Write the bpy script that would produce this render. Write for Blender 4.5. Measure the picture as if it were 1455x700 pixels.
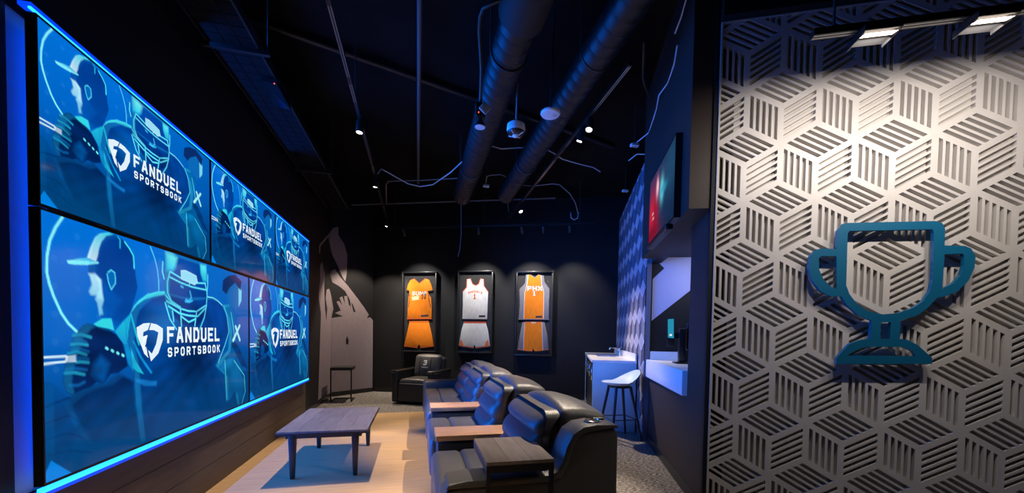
import bpy, bmesh, math, random
import numpy as np
from mathutils import Matrix, Vector
random.seed(7)
for o in list(bpy.data.objects): bpy.data.objects.remove(o)
scene = bpy.context.scene
COL = scene.collection
PI = math.pi

# ------------------------------------------------------------------ camera
F_PX, YAW, PITCH, ROLL = 556.98, 0.2377, -0.030, 0.0176
CAM = Vector((1.5887, -2.1341, 1.3362))
cd = bpy.data.cameras.new('camera'); cam = bpy.data.objects.new('camera', cd); COL.objects.link(cam)
fw = Vector((math.sin(YAW)*math.cos(PITCH), math.cos(YAW)*math.cos(PITCH), math.sin(PITCH)))
rt = Vector((math.cos(YAW), -math.sin(YAW), 0)); up = rt.cross(fw)
r2 = rt*math.cos(ROLL)+up*math.sin(ROLL); u2 = up*math.cos(ROLL)-rt*math.sin(ROLL)
cam.matrix_world = Matrix(((r2.x,u2.x,-fw.x,CAM.x),(r2.y,u2.y,-fw.y,CAM.y),(r2.z,u2.z,-fw.z,CAM.z),(0,0,0,1)))
cd.sensor_fit = 'HORIZONTAL'; cd.sensor_width = 36; cd.lens = F_PX*36/1455
cd.shift_y = (492.12-350)/1455; cd.clip_start = .05
scene.camera = cam

# ------------------------------------------------------------------ world, exposure, lights
vs = scene.view_settings
vs.view_transform = 'Standard'; vs.look = 'None'; vs.gamma = 1; vs.use_curve_mapping = False; vs.exposure = 0
w = bpy.data.worlds.new('world'); scene.world = w; w.use_nodes = True
w.node_tree.nodes['Background'].inputs[0].default_value = (.55,.65,1,1)
w.node_tree.nodes['Background'].inputs[1].default_value = .012
PHI = math.radians(22); PAN = math.radians(25.5)
def wp(a, n, f, z): return Vector((n*math.cos(a)+f*math.sin(a), -n*math.sin(a)+f*math.cos(a), z))
def light(kind, name, loc, target, power, color, size=.03, size_y=None, angle=60, blend=.5, spread=None):
    d = bpy.data.lights.new(name, kind); d.energy = power; d.color = color
    if kind == 'AREA':
        d.shape = 'RECTANGLE'; d.size = size; d.size_y = size_y or size
        if spread: d.spread = math.radians(spread)
    else:
        d.shadow_soft_size = size
        if kind == 'SPOT': d.spot_size = math.radians(angle); d.spot_blend = blend
    o = bpy.data.objects.new(name, d); COL.objects.link(o); o.location = loc
    o.rotation_euler = (Vector(target)-Vector(loc)).to_track_quat('-Z', 'Y').to_euler()
    return o
WARM = (1, .83, .65); COOL = (1,.95,.9)
BLUE = (.0, .155, 1)
# added lamp, boosts the blue light of the screens and their led edging
light('AREA', 'screen_boost_light', (.06, 2.17, 1.65), (3, 2.17, 1.65), 215, BLUE, 2.0, 4.3, spread=106)
# ------------------------------------------------------------------ materials
MATS = {}
def lin(c): return tuple((x/255/12.92 if x/255 <= .04045 else ((x/255+.055)/1.055)**2.4) for x in c)
def mat(name, col, rough=.5, metal=0, spec=.5, var=.0, vscale=8, stretch=(1,1,1), bump=0, bscale=60, emit=None, estr=0, trans=0, coat=0):
    if name in MATS: return MATS[name]
    m = bpy.data.materials.new(name); m.use_nodes = True; nt = m.node_tree; b = nt.nodes['Principled BSDF']
    b.inputs['Base Color'].default_value = (*col, 1); b.inputs['Roughness'].default_value = rough
    b.inputs['Metallic'].default_value = metal; b.inputs['Specular IOR Level'].default_value = spec
    if coat: b.inputs['Coat Weight'].default_value = coat; b.inputs['Coat Roughness'].default_value = .15
    if trans: b.inputs['Transmission Weight'].default_value = trans
    if emit: b.inputs['Emission Color'].default_value = (*emit, 1); b.inputs['Emission Strength'].default_value = estr
    if var or bump:
        tc = nt.nodes.new('ShaderNodeTexCoord'); mp = nt.nodes.new('ShaderNodeMapping'); mp.inputs['Scale'].default_value = stretch
        nt.links.new(tc.outputs['Object'], mp.inputs[0])
    if var:
        nz = nt.nodes.new('ShaderNodeTexNoise'); nz.inputs['Scale'].default_value = vscale; nz.inputs['Detail'].default_value = 6
        nt.links.new(mp.outputs[0], nz.inputs['Vector'])
        cr = nt.nodes.new('ShaderNodeValToRGB')
        cr.color_ramp.elements[0].position = .3; cr.color_ramp.elements[1].position = .7
        cr.color_ramp.elements[0].color = (*[max(0, c*(1-var)) for c in col], 1)
        cr.color_ramp.elements[1].color = (*[min(1, c*(1+var)) for c in col], 1)
        nt.links.new(nz.outputs['Fac'], cr.inputs[0]); nt.links.new(cr.outputs[0], b.inputs['Base Color'])
    if bump:
        n2 = nt.nodes.new('ShaderNodeTexNoise'); n2.inputs['Scale'].default_value = bscale; n2.inputs['Detail'].default_value = 4
        nt.links.new(mp.outputs[0], n2.inputs['Vector'])
        bp = nt.nodes.new('ShaderNodeBump'); bp.inputs['Strength'].default_value = bump; bp.inputs['Distance'].default_value = .01
        nt.links.new(n2.outputs['Fac'], bp.inputs['Height']); nt.links.new(bp.outputs[0], b.inputs['Normal'])
    MATS[name] = m; return m
def screen_mat(name, strength):
    m = bpy.data.materials.new(name); m.use_nodes = True; nt = m.node_tree; b = nt.nodes['Principled BSDF']
    b.inputs['Base Color'].default_value = (.004,.004,.005,1); b.inputs['Roughness'].default_value = .08; b.inputs['Specular IOR Level'].default_value = .08
    at = nt.nodes.new('ShaderNodeAttribute'); at.attribute_name = 'picture'
    nt.links.new(at.outputs['Color'], b.inputs['Emission Color']); b.inputs['Emission Strength'].default_value = strength
    return m

# ------------------------------------------------------------------ mesh helpers
BASE = {}
class MB:
    def __init__(s): s.v = []; s.f = []
    def add(s, vs, fs):
        k = len(s.v); s.v += [tuple(map(float, q)) for q in vs]; s.f += [tuple(i+k for i in f) for f in fs]; return s
    def box(s, a, b):
        x0,x1 = sorted((a[0],b[0])); y0,y1 = sorted((a[1],b[1])); z0,z1 = sorted((a[2],b[2]))
        return s.add([(x0,y0,z0),(x1,y0,z0),(x1,y1,z0),(x0,y1,z0),(x0,y0,z1),(x1,y0,z1),(x1,y1,z1),(x0,y1,z1)],
                     [(0,3,2,1),(4,5,6,7),(0,1,5,4),(1,2,6,5),(2,3,7,6),(3,0,4,7)])
    def prism(s, poly, fn0, fn1):
        """outline polygon swept between two mappings (fn(a,b)->xyz); sides and both caps"""
        n = len(poly); vs = [fn0(*q) for q in poly]+[fn1(*q) for q in poly]
        return s.add(vs, [tuple(range(n))[::-1], tuple(range(n, 2*n))]+[(i,(i+1)%n,n+(i+1)%n,n+i) for i in range(n)])
    def tube(s, pts, r, n=8, closed=False, caps=True):
        pts = [Vector(p) for p in pts]; m = len(pts); rr = r if isinstance(r,(list,tuple)) else [r]*m
        rings = []; prev = None
        for i,p in enumerate(pts):
            if closed: t = pts[(i+1)%m]-pts[i-1]
            else: t = pts[min(i+1,m-1)]-pts[max(i-1,0)]
            t.normalize()
            if prev is None:
                prev = Vector((0,0,1)) if abs(t.z) < .9 else Vector((1,0,0))
            x = (prev-t*prev.dot(t)).normalized(); y = t.cross(x); prev = x
            rings.append([p+(x*math.cos(2*PI*k/n)+y*math.sin(2*PI*k/n))*rr[i] for k in range(n)])
        vs = [q for rg in rings for q in rg]; fs = []
        for i in range(m if closed else m-1):
            a = i*n; b = ((i+1)%m)*n
            fs += [(a+k, a+(k+1)%n, b+(k+1)%n, b+k) for k in range(n)]
        if caps and not closed: fs += [tuple(range(n))[::-1], tuple((m-1)*n+k for k in range(n))]
        return s.add(vs, fs)
    def lathe(s, prof, c, n=24, axis='z'):
        vs = []; m = len(prof)
        for r,h in prof:
            for k in range(n):
                a = 2*PI*k/n; q = (r*math.cos(a), r*math.sin(a), h)
                if axis == 'x': q = (q[2],q[0],q[1])
                if axis == 'y': q = (q[0],q[2],q[1])
                vs.append((c[0]+q[0], c[1]+q[1], c[2]+q[2]))
        fs = [(i*n+k, i*n+(k+1)%n, (i+1)*n+(k+1)%n, (i+1)*n+k) for i in range(m-1) for k in range(n)]
        fs += [tuple(range(n))[::-1], tuple((m-1)*n+k for k in range(n))]
        return s.add(vs, fs)
    def rbox(s, a, b, r, m=3, j=4, fn=None):
        """rounded box grid; fn(unit point, point) -> point deforms it"""
        lo = np.array([min(p,q) for p,q in zip(a,b)], float); hi = np.array([max(p,q) for p,q in zip(a,b)], float)
        c = (lo+hi)/2; h = (hi-lo)/2; r = min(r, *(h*.98))
        def L(hh):
            e = [-hh+r*i/m for i in range(m)]
            mid = list(np.linspace(-hh+r, hh-r, j+1)); return e+mid+[-x for x in e[::-1]]
        Ls = [L(x) for x in h]; idx = {}; vs = []; fs = []
        def vert(p):
            k = tuple(round(x,6) for x in p)
            if k in idx: return idx[k]
            p = np.array(p); q = np.clip(p, -(h-r), h-r); d = p-q; nn = np.linalg.norm(d)
            w = q+d/nn*r if nn > 1e-9 else p
            w2 = w+c
            if fn: w2 = fn(w/h, w2)
            idx[k] = len(vs); vs.append(tuple(w2)); return idx[k]
        for ax in range(3):
            u,v = (ax+1)%3, (ax+2)%3
            for sg in (-1,1):
                for i in range(len(Ls[u])-1):
                    for k in range(len(Ls[v])-1):
                        q = []
                        for du,dv in ((0,0),(1,0),(1,1),(0,1)):
                            p = [0,0,0]; p[ax] = sg*h[ax]; p[u] = Ls[u][i+du]; p[v] = Ls[v][k+dv]; q.append(vert(p))
                        fs.append(tuple(q if sg > 0 else q[::-1]))
        return s.add(vs, fs)
    def mesh(s, name, mt, base=(0,0,0), smooth=None, bevel=0, seg=2):
        me = bpy.data.meshes.new(name)
        me.from_pydata([(x-base[0], y-base[1], z-base[2]) for x,y,z in s.v], [], s.f)
        if bevel:
            bm = bmesh.new(); bm.from_mesh(me)
            bmesh.ops.remove_doubles(bm, verts=bm.verts, dist=1e-6)
            bmesh.ops.recalc_face_normals(bm, faces=bm.faces)
            ed = [e for e in bm.edges if len(e.link_faces) == 2 and e.calc_face_angle() > .5]
            bmesh.ops.bevel(bm, geom=ed, offset=bevel, segments=seg, profile=.5, affect='EDGES', clamp_overlap=True)
            bm.to_mesh(me); bm.free()
        else:
            bm = bmesh.new(); bm.from_mesh(me); bmesh.ops.recalc_face_normals(bm, faces=bm.faces); bm.to_mesh(me); bm.free()
        me.materials.append(mt)
        if smooth or bevel:
            me.polygons.foreach_set('use_smooth', [True]*len(me.polygons))
            me.set_sharp_from_angle(angle=math.radians(smooth or 40))
        return me
def tag(o, label=None, cat=None, group=None, kind=None):
    if label: o['label'] = label
    if cat: o['category'] = cat
    if group: o['group'] = group
    if kind: o['kind'] = kind
    return o
def place(o, base, ang):
    o.location = wp(ang, *base); o.rotation_euler = (0,0,-ang); BASE[o.name] = base
def thing(name, label, cat, base=(0,0,0), ang=0, group=None, kind=None):
    o = bpy.data.objects.new(name, None); COL.objects.link(o); o.empty_display_size = .1
    place(o, base, ang); return tag(o, label, cat, group, kind)
def part(name, mb, mt, parent, smooth=None, bevel=0, seg=2, label=None):
    b = BASE[parent.name]
    o = bpy.data.objects.new(name, mb.mesh(name, mt, b, smooth, bevel, seg)); COL.objects.link(o); o.parent = parent
    BASE[o.name] = b
    if label: o['label'] = label
    return o
def solo(name, mb, mt, label, cat, base=(0,0,0), ang=0, group=None, kind=None, smooth=None, bevel=0, seg=2):
    o = bpy.data.objects.new(name, mb.mesh(name, mt, base, smooth, bevel, seg)); COL.objects.link(o)
    place(o, base, ang); return tag(o, label, cat, group, kind)
def struct(name, mb, mt, base=(0,0,0), ang=0, label=None, **k):
    return solo(name, mb, mt, label, None, base, ang, None, 'structure', **k)
def box(a, b): return MB().box(a, b)

# block lettering drawn as strokes in a unit cell
GL = {'F':[[(0,0),(0,1),(1,1)],[(0,.5),(.8,.5)]], 'A':[[(0,0),(.42,1),(.58,1),(1,0)],[(.2,.3),(.8,.3)]], 'N':[[(0,0),(0,1),(1,0),(1,1)]],
 'D':[[(0,0),(0,1),(.7,1),(1,.75),(1,.25),(.7,0),(0,0)]], 'U':[[(0,1),(0,.2),(.25,0),(.75,0),(1,.2),(1,1)]], 'E':[[(1,1),(0,1),(0,0),(1,0)],[(0,.5),(.8,.5)]],
 'L':[[(0,1),(0,0),(1,0)]], 'S':[[(1,.85),(.8,1),(.2,1),(0,.85),(0,.62),(.2,.5),(.8,.5),(1,.38),(1,.15),(.8,0),(.2,0),(0,.15)]],
 'P':[[(0,0),(0,1),(.75,1),(1,.85),(1,.55),(.75,.42),(0,.42)]], 'O':[[(.25,0),(.75,0),(1,.2),(1,.8),(.75,1),(.25,1),(0,.8),(0,.2),(.25,0)]],
 'R':[[(0,0),(0,1),(.75,1),(1,.85),(1,.6),(.75,.45),(0,.45)],[(.5,.45),(1,0)]], 'T':[[(0,1),(1,1)],[(.5,1),(.5,0)]],
 'B':[[(0,0),(0,1),(.75,1),(1,.85),(1,.65),(.75,.52),(0,.52)],[(.75,.52),(1,.4),(1,.15),(.75,0),(0,0)]], 'K':[[(0,0),(0,1)],[(1,1),(.1,.45)],[(.35,.6),(1,0)]],
 'H':[[(0,0),(0,1)],[(1,0),(1,1)],[(0,.5),(1,.5)]], 'I':[[(.5,0),(.5,1)]], 'X':[[(0,0),(1,1)],[(0,1),(1,0)]], '1':[[(.15,.75),(.5,1),(.5,0)],[(.1,0),(.9,0)]],
 '0':[[(.25,0),(.75,0),(1,.2),(1,.8),(.75,1),(.25,1),(0,.8),(0,.2),(.25,0)]], '3':[[(0,.88),(.2,1),(.8,1),(1,.85),(1,.62),(.8,.52),(.4,.52)],[(.8,.52),(1,.4),(1,.15),(.8,0),(.2,0),(0,.12)]]}
def lettering(text, fn, x0, y0, w, h, t, gap=.25, slant=0, arch=0):
    """strokes of the text laid in [x0,x0+w]x[y0,y0+h]; fn(x,y) -> xyz"""
    out = []; n = len(text); cw = w/(n+gap*(n-1))
    for i,ch in enumerate(text):
        mb = MB(); out.append(mb)
        ox = x0+i*cw*(1+gap); hw = t/2
        xm = (i-(n-1)/2)/max(1,(n-1)/2)
        oy = y0-arch*xm*xm
        for line in GL[ch]:
            pts = [Vector((ox+hw+(cw-2*hw)*a+slant*(hw+(h-2*hw)*b), oy+hw+(h-2*hw)*b)) for a,b in line]
            for p,q in zip(pts, pts[1:]):
                d = (q-p).normalized(); nn = Vector((-d.y, d.x))*hw; e = d*hw*.98
                a1,b1 = p-e, q+e
                mb.add([fn(*k) for k in (a1-nn, b1-nn, b1+nn, a1+nn)], [(0,1,2,3)])
    return out
def letters(name, mbs, mt, parent):
    for mb in mbs: part(name, mb, mt, parent)
SCR={'arc1':[(0.052,0.001),(0.035,0.048),(0.021,0.102),(0.014,0.163),(0.013,0.215),(0.013,0.224),(0.018,0.263),(0.028,0.31),(0.045,0.37),(0.062,0.409),(0.085,0.443)],'arc2':[(0.336,0.007),(0.354,0.058),(0.366,0.114),(0.371,0.17),(0.372,0.223)],'head':[(0.119,0.135),(0.13,0.082),(0.142,0.04),(0.161,0.016),(0.186,0.004),(0.213,0.005),(0.242,0.024),(0.265,0.063),(0.271,0.114),(0.275,0.176),(0.281,0.221),(0.274,0.261),(0.266,0.291),(0.259,0.325),(0.25,0.355),(0.202,0.417),(0.188,0.376),(0.156,0.377),(0.149,0.365),(0.143,0.318),(0.137,0.306),(0.14,0.288),(0.122,0.286),(0.119,0.274),(0.128,0.243),(0.125,0.215),(0.118,0.2)],'caphi':[(0.115,0.135),(0.125,0.088),(0.139,0.041),(0.154,0.019),(0.18,0.003),(0.196,0.005),(0.173,0.021),(0.158,0.051),(0.15,0.083),(0.146,0.115),(0.14,0.144)],'brim':[(0.063,0.166),(0.091,0.146),(0.115,0.135),(0.14,0.144),(0.146,0.146),(0.113,0.162),(0.08,0.17),(0.065,0.171)],'face':[(0.119,0.274),(0.128,0.243),(0.123,0.211),(0.118,0.2),(0.137,0.195),(0.155,0.217),(0.158,0.268),(0.162,0.303),(0.156,0.334),(0.159,0.364),(0.149,0.369),(0.143,0.318),(0.137,0.303),(0.14,0.286),(0.124,0.287)],'jaw':[(0.158,0.216),(0.184,0.251),(0.208,0.284),(0.225,0.295),(0.188,0.376),(0.156,0.377),(0.162,0.32)],'ear':[(0.177,0.179),(0.187,0.166),(0.199,0.174),(0.201,0.196),(0.201,0.221),(0.187,0.253),(0.178,0.221),(0.174,0.187)],'capline':[(0.235,0.022),(0.253,0.048),(0.267,0.077),(0.269,0.134)],'capline2':[(0.21,0.007),(0.219,0.019),(0.218,0.056)],'collar':[(0.131,0.408),(0.156,0.384),(0.186,0.381),(0.195,0.435),(0.175,0.426),(0.143,0.421)],'shirt':[(0.197,0.439),(0.226,0.393),(0.255,0.354),(0.284,0.501),(0.23,0.502),(0.209,0.463)],'shirt2':[(0.23,0.502),(0.284,0.501),(0.264,0.547),(0.269,0.648),(0.241,0.584),(0.232,0.526)],'glove':[(0.068,0.488),(0.073,0.465),(0.086,0.441),(0.1,0.417),(0.114,0.406),(0.137,0.417),(0.175,0.43),(0.202,0.453),(0.223,0.492),(0.232,0.537),(0.241,0.602),(0.207,0.629),(0.182,0.63),(0.159,0.667),(0.137,0.656),(0.119,0.673),(0.085,0.683),(0.069,0.693),(0.054,0.679),(0.046,0.634),(0.049,0.587),(0.063,0.518),(0.079,0.452)],'gl0':[(0.072,0.475),(0.088,0.472),(0.108,0.483)],'gl1':[(0.069,0.492),(0.088,0.489),(0.112,0.496)],'gl2':[(0.064,0.511),(0.088,0.508),(0.115,0.524)],'gl3':[(0.061,0.527),(0.082,0.52),(0.108,0.536)],'gl4':[(0.082,0.547),(0.098,0.547),(0.114,0.554)],'gl5':[(0.082,0.562),(0.098,0.564),(0.114,0.569)],'gl6':[(0.054,0.588),(0.075,0.587),(0.109,0.599)],'gl7':[(0.052,0.602),(0.076,0.604),(0.102,0.617)],'gl8':[(0.063,0.652),(0.085,0.658),(0.102,0.648)],'gl9':[(0.075,0.456),(0.095,0.452),(0.122,0.464)],'hand':[(0.151,0.544),(0.178,0.585),(0.167,0.626),(0.159,0.662),(0.137,0.641),(0.122,0.617),(0.129,0.582)],'lowbody':[(0.085,0.683),(0.116,0.672),(0.167,0.664),(0.207,0.629),(0.265,0.683),(0.27,0.799),(0.281,0.955),(0.109,0.912),(0.076,0.83),(0.045,0.72)],'glove2':[(0.001,0.627),(0.016,0.631),(0.039,0.66),(0.063,0.715),(0.079,0.79),(0.085,0.809),(0.072,0.893),(0.054,0.956),(0.015,0.927),(0.001,0.96)],'ln1':[(0.001,0.536),(0.055,0.537)],'ln2':[(0.001,0.56),(0.053,0.557)],'lnbox':[(0.055,0.536),(0.08,0.534),(0.08,0.563),(0.052,0.559)],'torso':[(0.255,0.359),(0.267,0.32),(0.286,0.293),(0.327,0.248),(0.327,0.256),(0.363,0.234),(0.4,0.223),(0.506,0.237),(0.646,0.211),(0.705,0.217),(0.761,0.259),(0.8,0.327),(0.808,0.457),(0.752,0.562),(0.7,0.653),(0.757,0.826),(0.781,0.99),(0.636,1.067),(0.445,1.017),(0.286,0.988),(0.27,0.799),(0.265,0.677),(0.259,0.57),(0.241,0.487)],'shoulder':[(0.253,0.354),(0.267,0.315),(0.286,0.286),(0.327,0.243),(0.327,0.248),(0.363,0.229),(0.403,0.22),(0.401,0.237),(0.354,0.255),(0.315,0.275),(0.306,0.281),(0.278,0.309)],'shl2':[(0.646,0.211),(0.689,0.212),(0.72,0.225),(0.757,0.252)],'sleeve1':[(0.255,0.359),(0.271,0.436),(0.284,0.501)],'sleeve2':[(0.252,0.511),(0.269,0.577),(0.303,0.652),(0.276,0.635),(0.26,0.614)],'sleeve3':[(0.263,0.488),(0.292,0.568),(0.334,0.649)],'band':[(0.269,0.667),(0.336,0.694),(0.359,0.698),(0.356,0.722),(0.306,0.712),(0.269,0.681)],'armhi':[(0.267,0.683),(0.265,0.736),(0.27,0.821),(0.285,0.87),(0.295,0.818),(0.284,0.724)],'helmet':[(0.402,0.013),(0.453,0.002),(0.634,0.004),(0.644,0.114),(0.637,0.284),(0.621,0.349),(0.576,0.401),(0.486,0.391),(0.427,0.347),(0.401,0.278),(0.4,0.197),(0.401,0.089)],'hhi1':[(0.407,0.011),(0.437,0.005),(0.464,0.021),(0.454,0.075),(0.439,0.104),(0.408,0.103)],'hhi2':[(0.598,0.015),(0.638,0.01),(0.644,0.114),(0.616,0.114),(0.602,0.073)],'plate':[(0.484,0.087),(0.509,0.079),(0.573,0.095),(0.58,0.131),(0.562,0.15),(0.485,0.133)],'bars':[[(0.426,0.107),(0.482,0.129),(0.552,0.141),(0.634,0.126)],[(0.42,0.136),(0.482,0.156),(0.553,0.168),(0.634,0.168)],[(0.426,0.107),(0.412,0.168),(0.413,0.227),(0.433,0.269),(0.479,0.298)],[(0.63,0.127),(0.645,0.192),(0.637,0.277)],[(0.391,0.065),(0.389,0.119),(0.397,0.154)],[(0.403,0.242),(0.436,0.277),(0.479,0.298)],[(0.408,0.272),(0.474,0.304),(0.525,0.315),(0.574,0.313),(0.64,0.264)],[(0.416,0.298),(0.474,0.333),(0.526,0.342),(0.581,0.342),(0.633,0.284)],[(0.401,0.283),(0.424,0.37),(0.457,0.425)],[(0.479,0.304),(0.484,0.408)],[(0.574,0.314),(0.562,0.402)],[(0.64,0.264),(0.624,0.346),(0.593,0.423)],[(0.484,0.35),(0.526,0.381),(0.569,0.358)],[(0.437,0.324),(0.443,0.38)],[(0.531,0.138),(0.532,0.167)],[(0.65,0.068),(0.648,0.14),(0.642,0.192)]],'nose':[[(0.534,0.197),(0.542,0.232),(0.527,0.258),(0.512,0.248)],[(0.483,0.176),(0.494,0.18)],[(0.507,0.26),(0.53,0.26),(0.548,0.249)]],'hair':[(0.758,0.147),(0.764,0.076),(0.805,0.035),(0.867,0.011),(0.931,0.044),(0.919,0.119),(0.869,0.068),(0.816,0.122),(0.792,0.17)],'face3':[(0.792,0.159),(0.825,0.099),(0.888,0.064),(0.919,0.119),(0.916,0.197),(0.889,0.246),(0.881,0.292),(0.847,0.257),(0.802,0.226)],'body3':[(0.753,0.256),(0.802,0.236),(0.82,0.242),(0.863,0.323),(0.853,0.458),(0.903,0.552),(0.979,0.713),(0.97,0.752),(0.7,0.667),(0.803,0.566),(0.816,0.436),(0.8,0.327)],'dark3':[(0.863,0.504),(0.903,0.552),(0.99,0.731),(0.927,0.704),(0.828,0.524)],'leg3':[(0.706,0.672),(0.772,0.631),(0.856,0.633),(0.93,0.776),(0.968,0.832),(0.936,0.988),(0.889,1.001),(0.863,0.881),(0.821,0.933),(0.785,0.939),(0.775,0.744)],'st3':[[(0.769,0.251),(0.796,0.327),(0.812,0.435),(0.776,0.535),(0.723,0.649)],[(0.83,0.296),(0.851,0.399),(0.863,0.496)],[(0.857,0.652),(0.954,0.781),(0.965,0.909),(0.93,0.996)],[(0.777,0.64),(0.79,0.923)]],'x':[[(0.872,0.398),(0.911,0.499)],[(0.91,0.39),(0.849,0.5)]],'corner':[(0.015,0.924),(0.065,1.002),(0.002,1.002),(0.001,0.965)],'shieldL':[(0.275,0.419),(0.303,0.398),(0.331,0.394),(0.321,0.43),(0.302,0.442),(0.3,0.463),(0.32,0.457),(0.314,0.483),(0.3,0.491),(0.303,0.515),(0.312,0.515),(0.309,0.544),(0.314,0.516),(0.32,0.572),(0.292,0.508),(0.278,0.46)],'shieldR':[(0.335,0.395),(0.36,0.401),(0.388,0.422),(0.387,0.484),(0.366,0.553),(0.333,0.592),(0.321,0.532),(0.337,0.552),(0.356,0.504),(0.367,0.443),(0.347,0.431),(0.326,0.431)],'shieldM':[(0.301,0.467),(0.316,0.455),(0.313,0.496),(0.306,0.52),(0.323,0.574),(0.305,0.551),(0.296,0.52)]}
MUR={'flag_L':[(6.52,3.375),(6.308,3.262),(5.78,3.001),(5.614,2.921),(5.534,2.865),(5.536,2.731),(5.616,2.747),(5.642,2.882),(6.293,3.198),(6.359,3.114),(6.52,3.008)],'flag_C':[(0.146,3.493),(0.047,3.445),(-0.0,3.375),(0.0,3.008),(0.03,2.9),(0.129,2.733),(0.251,2.49),(0.322,2.393),(0.354,2.579),(0.364,2.96),(0.289,3.171),(0.158,3.33),(0.162,3.471)],'arm_L':[(6.436,2.481),(6.52,2.543),(6.52,2.436)],'arm_C':[(-0.0,2.543),(0.012,2.576),(0.09,2.616),(0.211,2.466),(0.376,2.316),(0.592,2.088),(0.772,1.886),(0.897,1.726),(0.842,1.651),(0.934,1.671),(1.006,1.605),(1.004,1.606),(1.003,0.091),(0.022,0.091),(0.015,1.613),(0.276,1.663),(0.094,1.721),(0.222,1.781),(0.125,1.954),(0.181,1.977),(0.262,1.881),(0.192,2.041),(0.253,2.077),(0.32,1.923),(0.294,2.088),(0.365,2.094),(0.404,1.918),(0.455,1.864),(0.429,2.016),(0.314,2.196),(0.171,2.286),(0.032,2.344),(-0.0,2.436)],'left_L':[(5.517,2.091),(5.622,2.266),(5.619,2.526),(5.756,2.622),(5.873,2.501),(5.992,2.451),(5.936,2.171),(6.002,1.766),(6.128,1.545),(6.203,1.778),(6.059,1.977),(6.15,2.153),(6.375,2.192),(6.52,2.098),(6.52,0.085),(5.49,0.105),(5.684,1.681),(5.519,1.931)],'left_C':[(-0.0,2.098),(0.014,2.055),(0.058,1.8),(0.015,1.613),(0.015,0.092),(-0.0,0.085)],'drop_C':[(0.367,1.257),(0.405,1.155),(0.398,1.069),(0.346,1.077),(0.338,1.155)],'slit_C':[(0.463,1.961),(0.498,1.925),(0.568,1.767),(0.516,1.772)]}
JER={'j1':[(-1.227,2.498),(-1.136,2.529),(-1.015,2.423),(-0.881,2.528),(-0.797,2.508),(-0.746,2.4),(-0.702,2.272),(-0.818,2.252),(-0.8,2.186),(-0.745,2.115),(-0.725,1.916),(-0.728,1.659),(-1.288,1.647),(-1.278,1.912),(-1.262,2.142),(-1.245,2.257),(-1.309,2.28),(-1.277,2.4)],'s1':[(-1.232,1.596),(-0.796,1.607),(-0.718,1.316),(-0.661,1.059),(-0.969,1.018),(-1.009,1.095),(-1.045,1.017),(-1.355,1.044),(-1.296,1.306)],'j2':[(0.056,2.511),(0.134,2.525),(0.179,2.413),(0.252,2.376),(0.317,2.412),(0.356,2.524),(0.419,2.51),(0.432,2.37),(0.526,2.245),(0.519,1.953),(0.512,1.659),(-0.036,1.658),(-0.028,1.949),(-0.033,2.244),(0.05,2.343)],'s2':[(0.003,1.597),(0.479,1.603),(0.533,1.422),(0.59,1.081),(0.272,1.029),(0.245,1.107),(0.214,1.028),(-0.115,1.071),(-0.053,1.412)],'j3':[(1.33,2.603),(1.419,2.602),(1.516,2.539),(1.597,2.601),(1.707,2.582),(1.724,2.451),(1.83,2.301),(1.826,1.961),(1.827,1.666),(1.192,1.659),(1.209,1.957),(1.197,2.301),(1.312,2.425)],'j3mid':[(1.377,2.602),(1.433,2.602),(1.516,2.539),(1.589,2.601),(1.644,2.588),(1.664,2.397),(1.714,2.233),(1.717,1.673),(1.298,1.668),(1.31,2.205),(1.361,2.425)],'s3':[(1.271,1.605),(1.74,1.611),(1.806,1.332),(1.84,1.031),(1.546,0.997),(1.517,1.057),(1.491,0.996),(1.176,1.016),(1.221,1.322)],'s3mid':[(1.327,1.611),(1.68,1.615),(1.697,1.33),(1.714,1.015),(1.546,0.997),(1.517,1.057),(1.491,0.996),(1.31,1.005),(1.31,1.323)]}
TRO={'out':[(3.936,1.953),(3.94,2.078),(3.963,2.119),(3.992,2.126),(4.486,2.118),(4.524,2.104),(4.541,2.064),(4.543,1.96),(4.651,1.954),(4.684,1.937),(4.709,1.885),(4.706,1.814),(4.68,1.735),(4.624,1.664),(4.559,1.633),(4.517,1.625),(4.469,1.56),(4.416,1.511),(4.324,1.475),(4.319,1.355),(4.368,1.348),(4.424,1.316),(4.506,1.234),(4.508,1.195),(3.964,1.177),(3.963,1.218),(4.037,1.316),(4.101,1.342),(4.155,1.352),(4.16,1.473),(4.08,1.509),(4.012,1.576),(3.977,1.635),(3.915,1.635),(3.854,1.669),(3.799,1.746),(3.774,1.831),(3.779,1.907),(3.807,1.948),(3.844,1.961)],'bowl':[(3.999,2.056),(4.008,2.072),(4.474,2.066),(4.482,2.042),(4.488,1.738),(4.475,1.665),(4.44,1.601),(4.387,1.557),(4.306,1.524),(4.222,1.515),(4.136,1.535),(4.07,1.584),(4.024,1.651),(4.003,1.71)],'hl':[(3.834,1.894),(3.849,1.909),(3.939,1.906),(3.95,1.685),(3.912,1.702),(3.866,1.753),(3.839,1.821)],'hr':[(4.545,1.904),(4.64,1.905),(4.651,1.889),(4.651,1.831),(4.636,1.768),(4.602,1.72),(4.541,1.681)],'stem':[(4.213,1.461),(4.269,1.464),(4.268,1.354),(4.214,1.353)],'base':[(4.025,1.236),(4.096,1.284),(4.146,1.297),(4.342,1.301),(4.399,1.275),(4.416,1.243)]}
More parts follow.
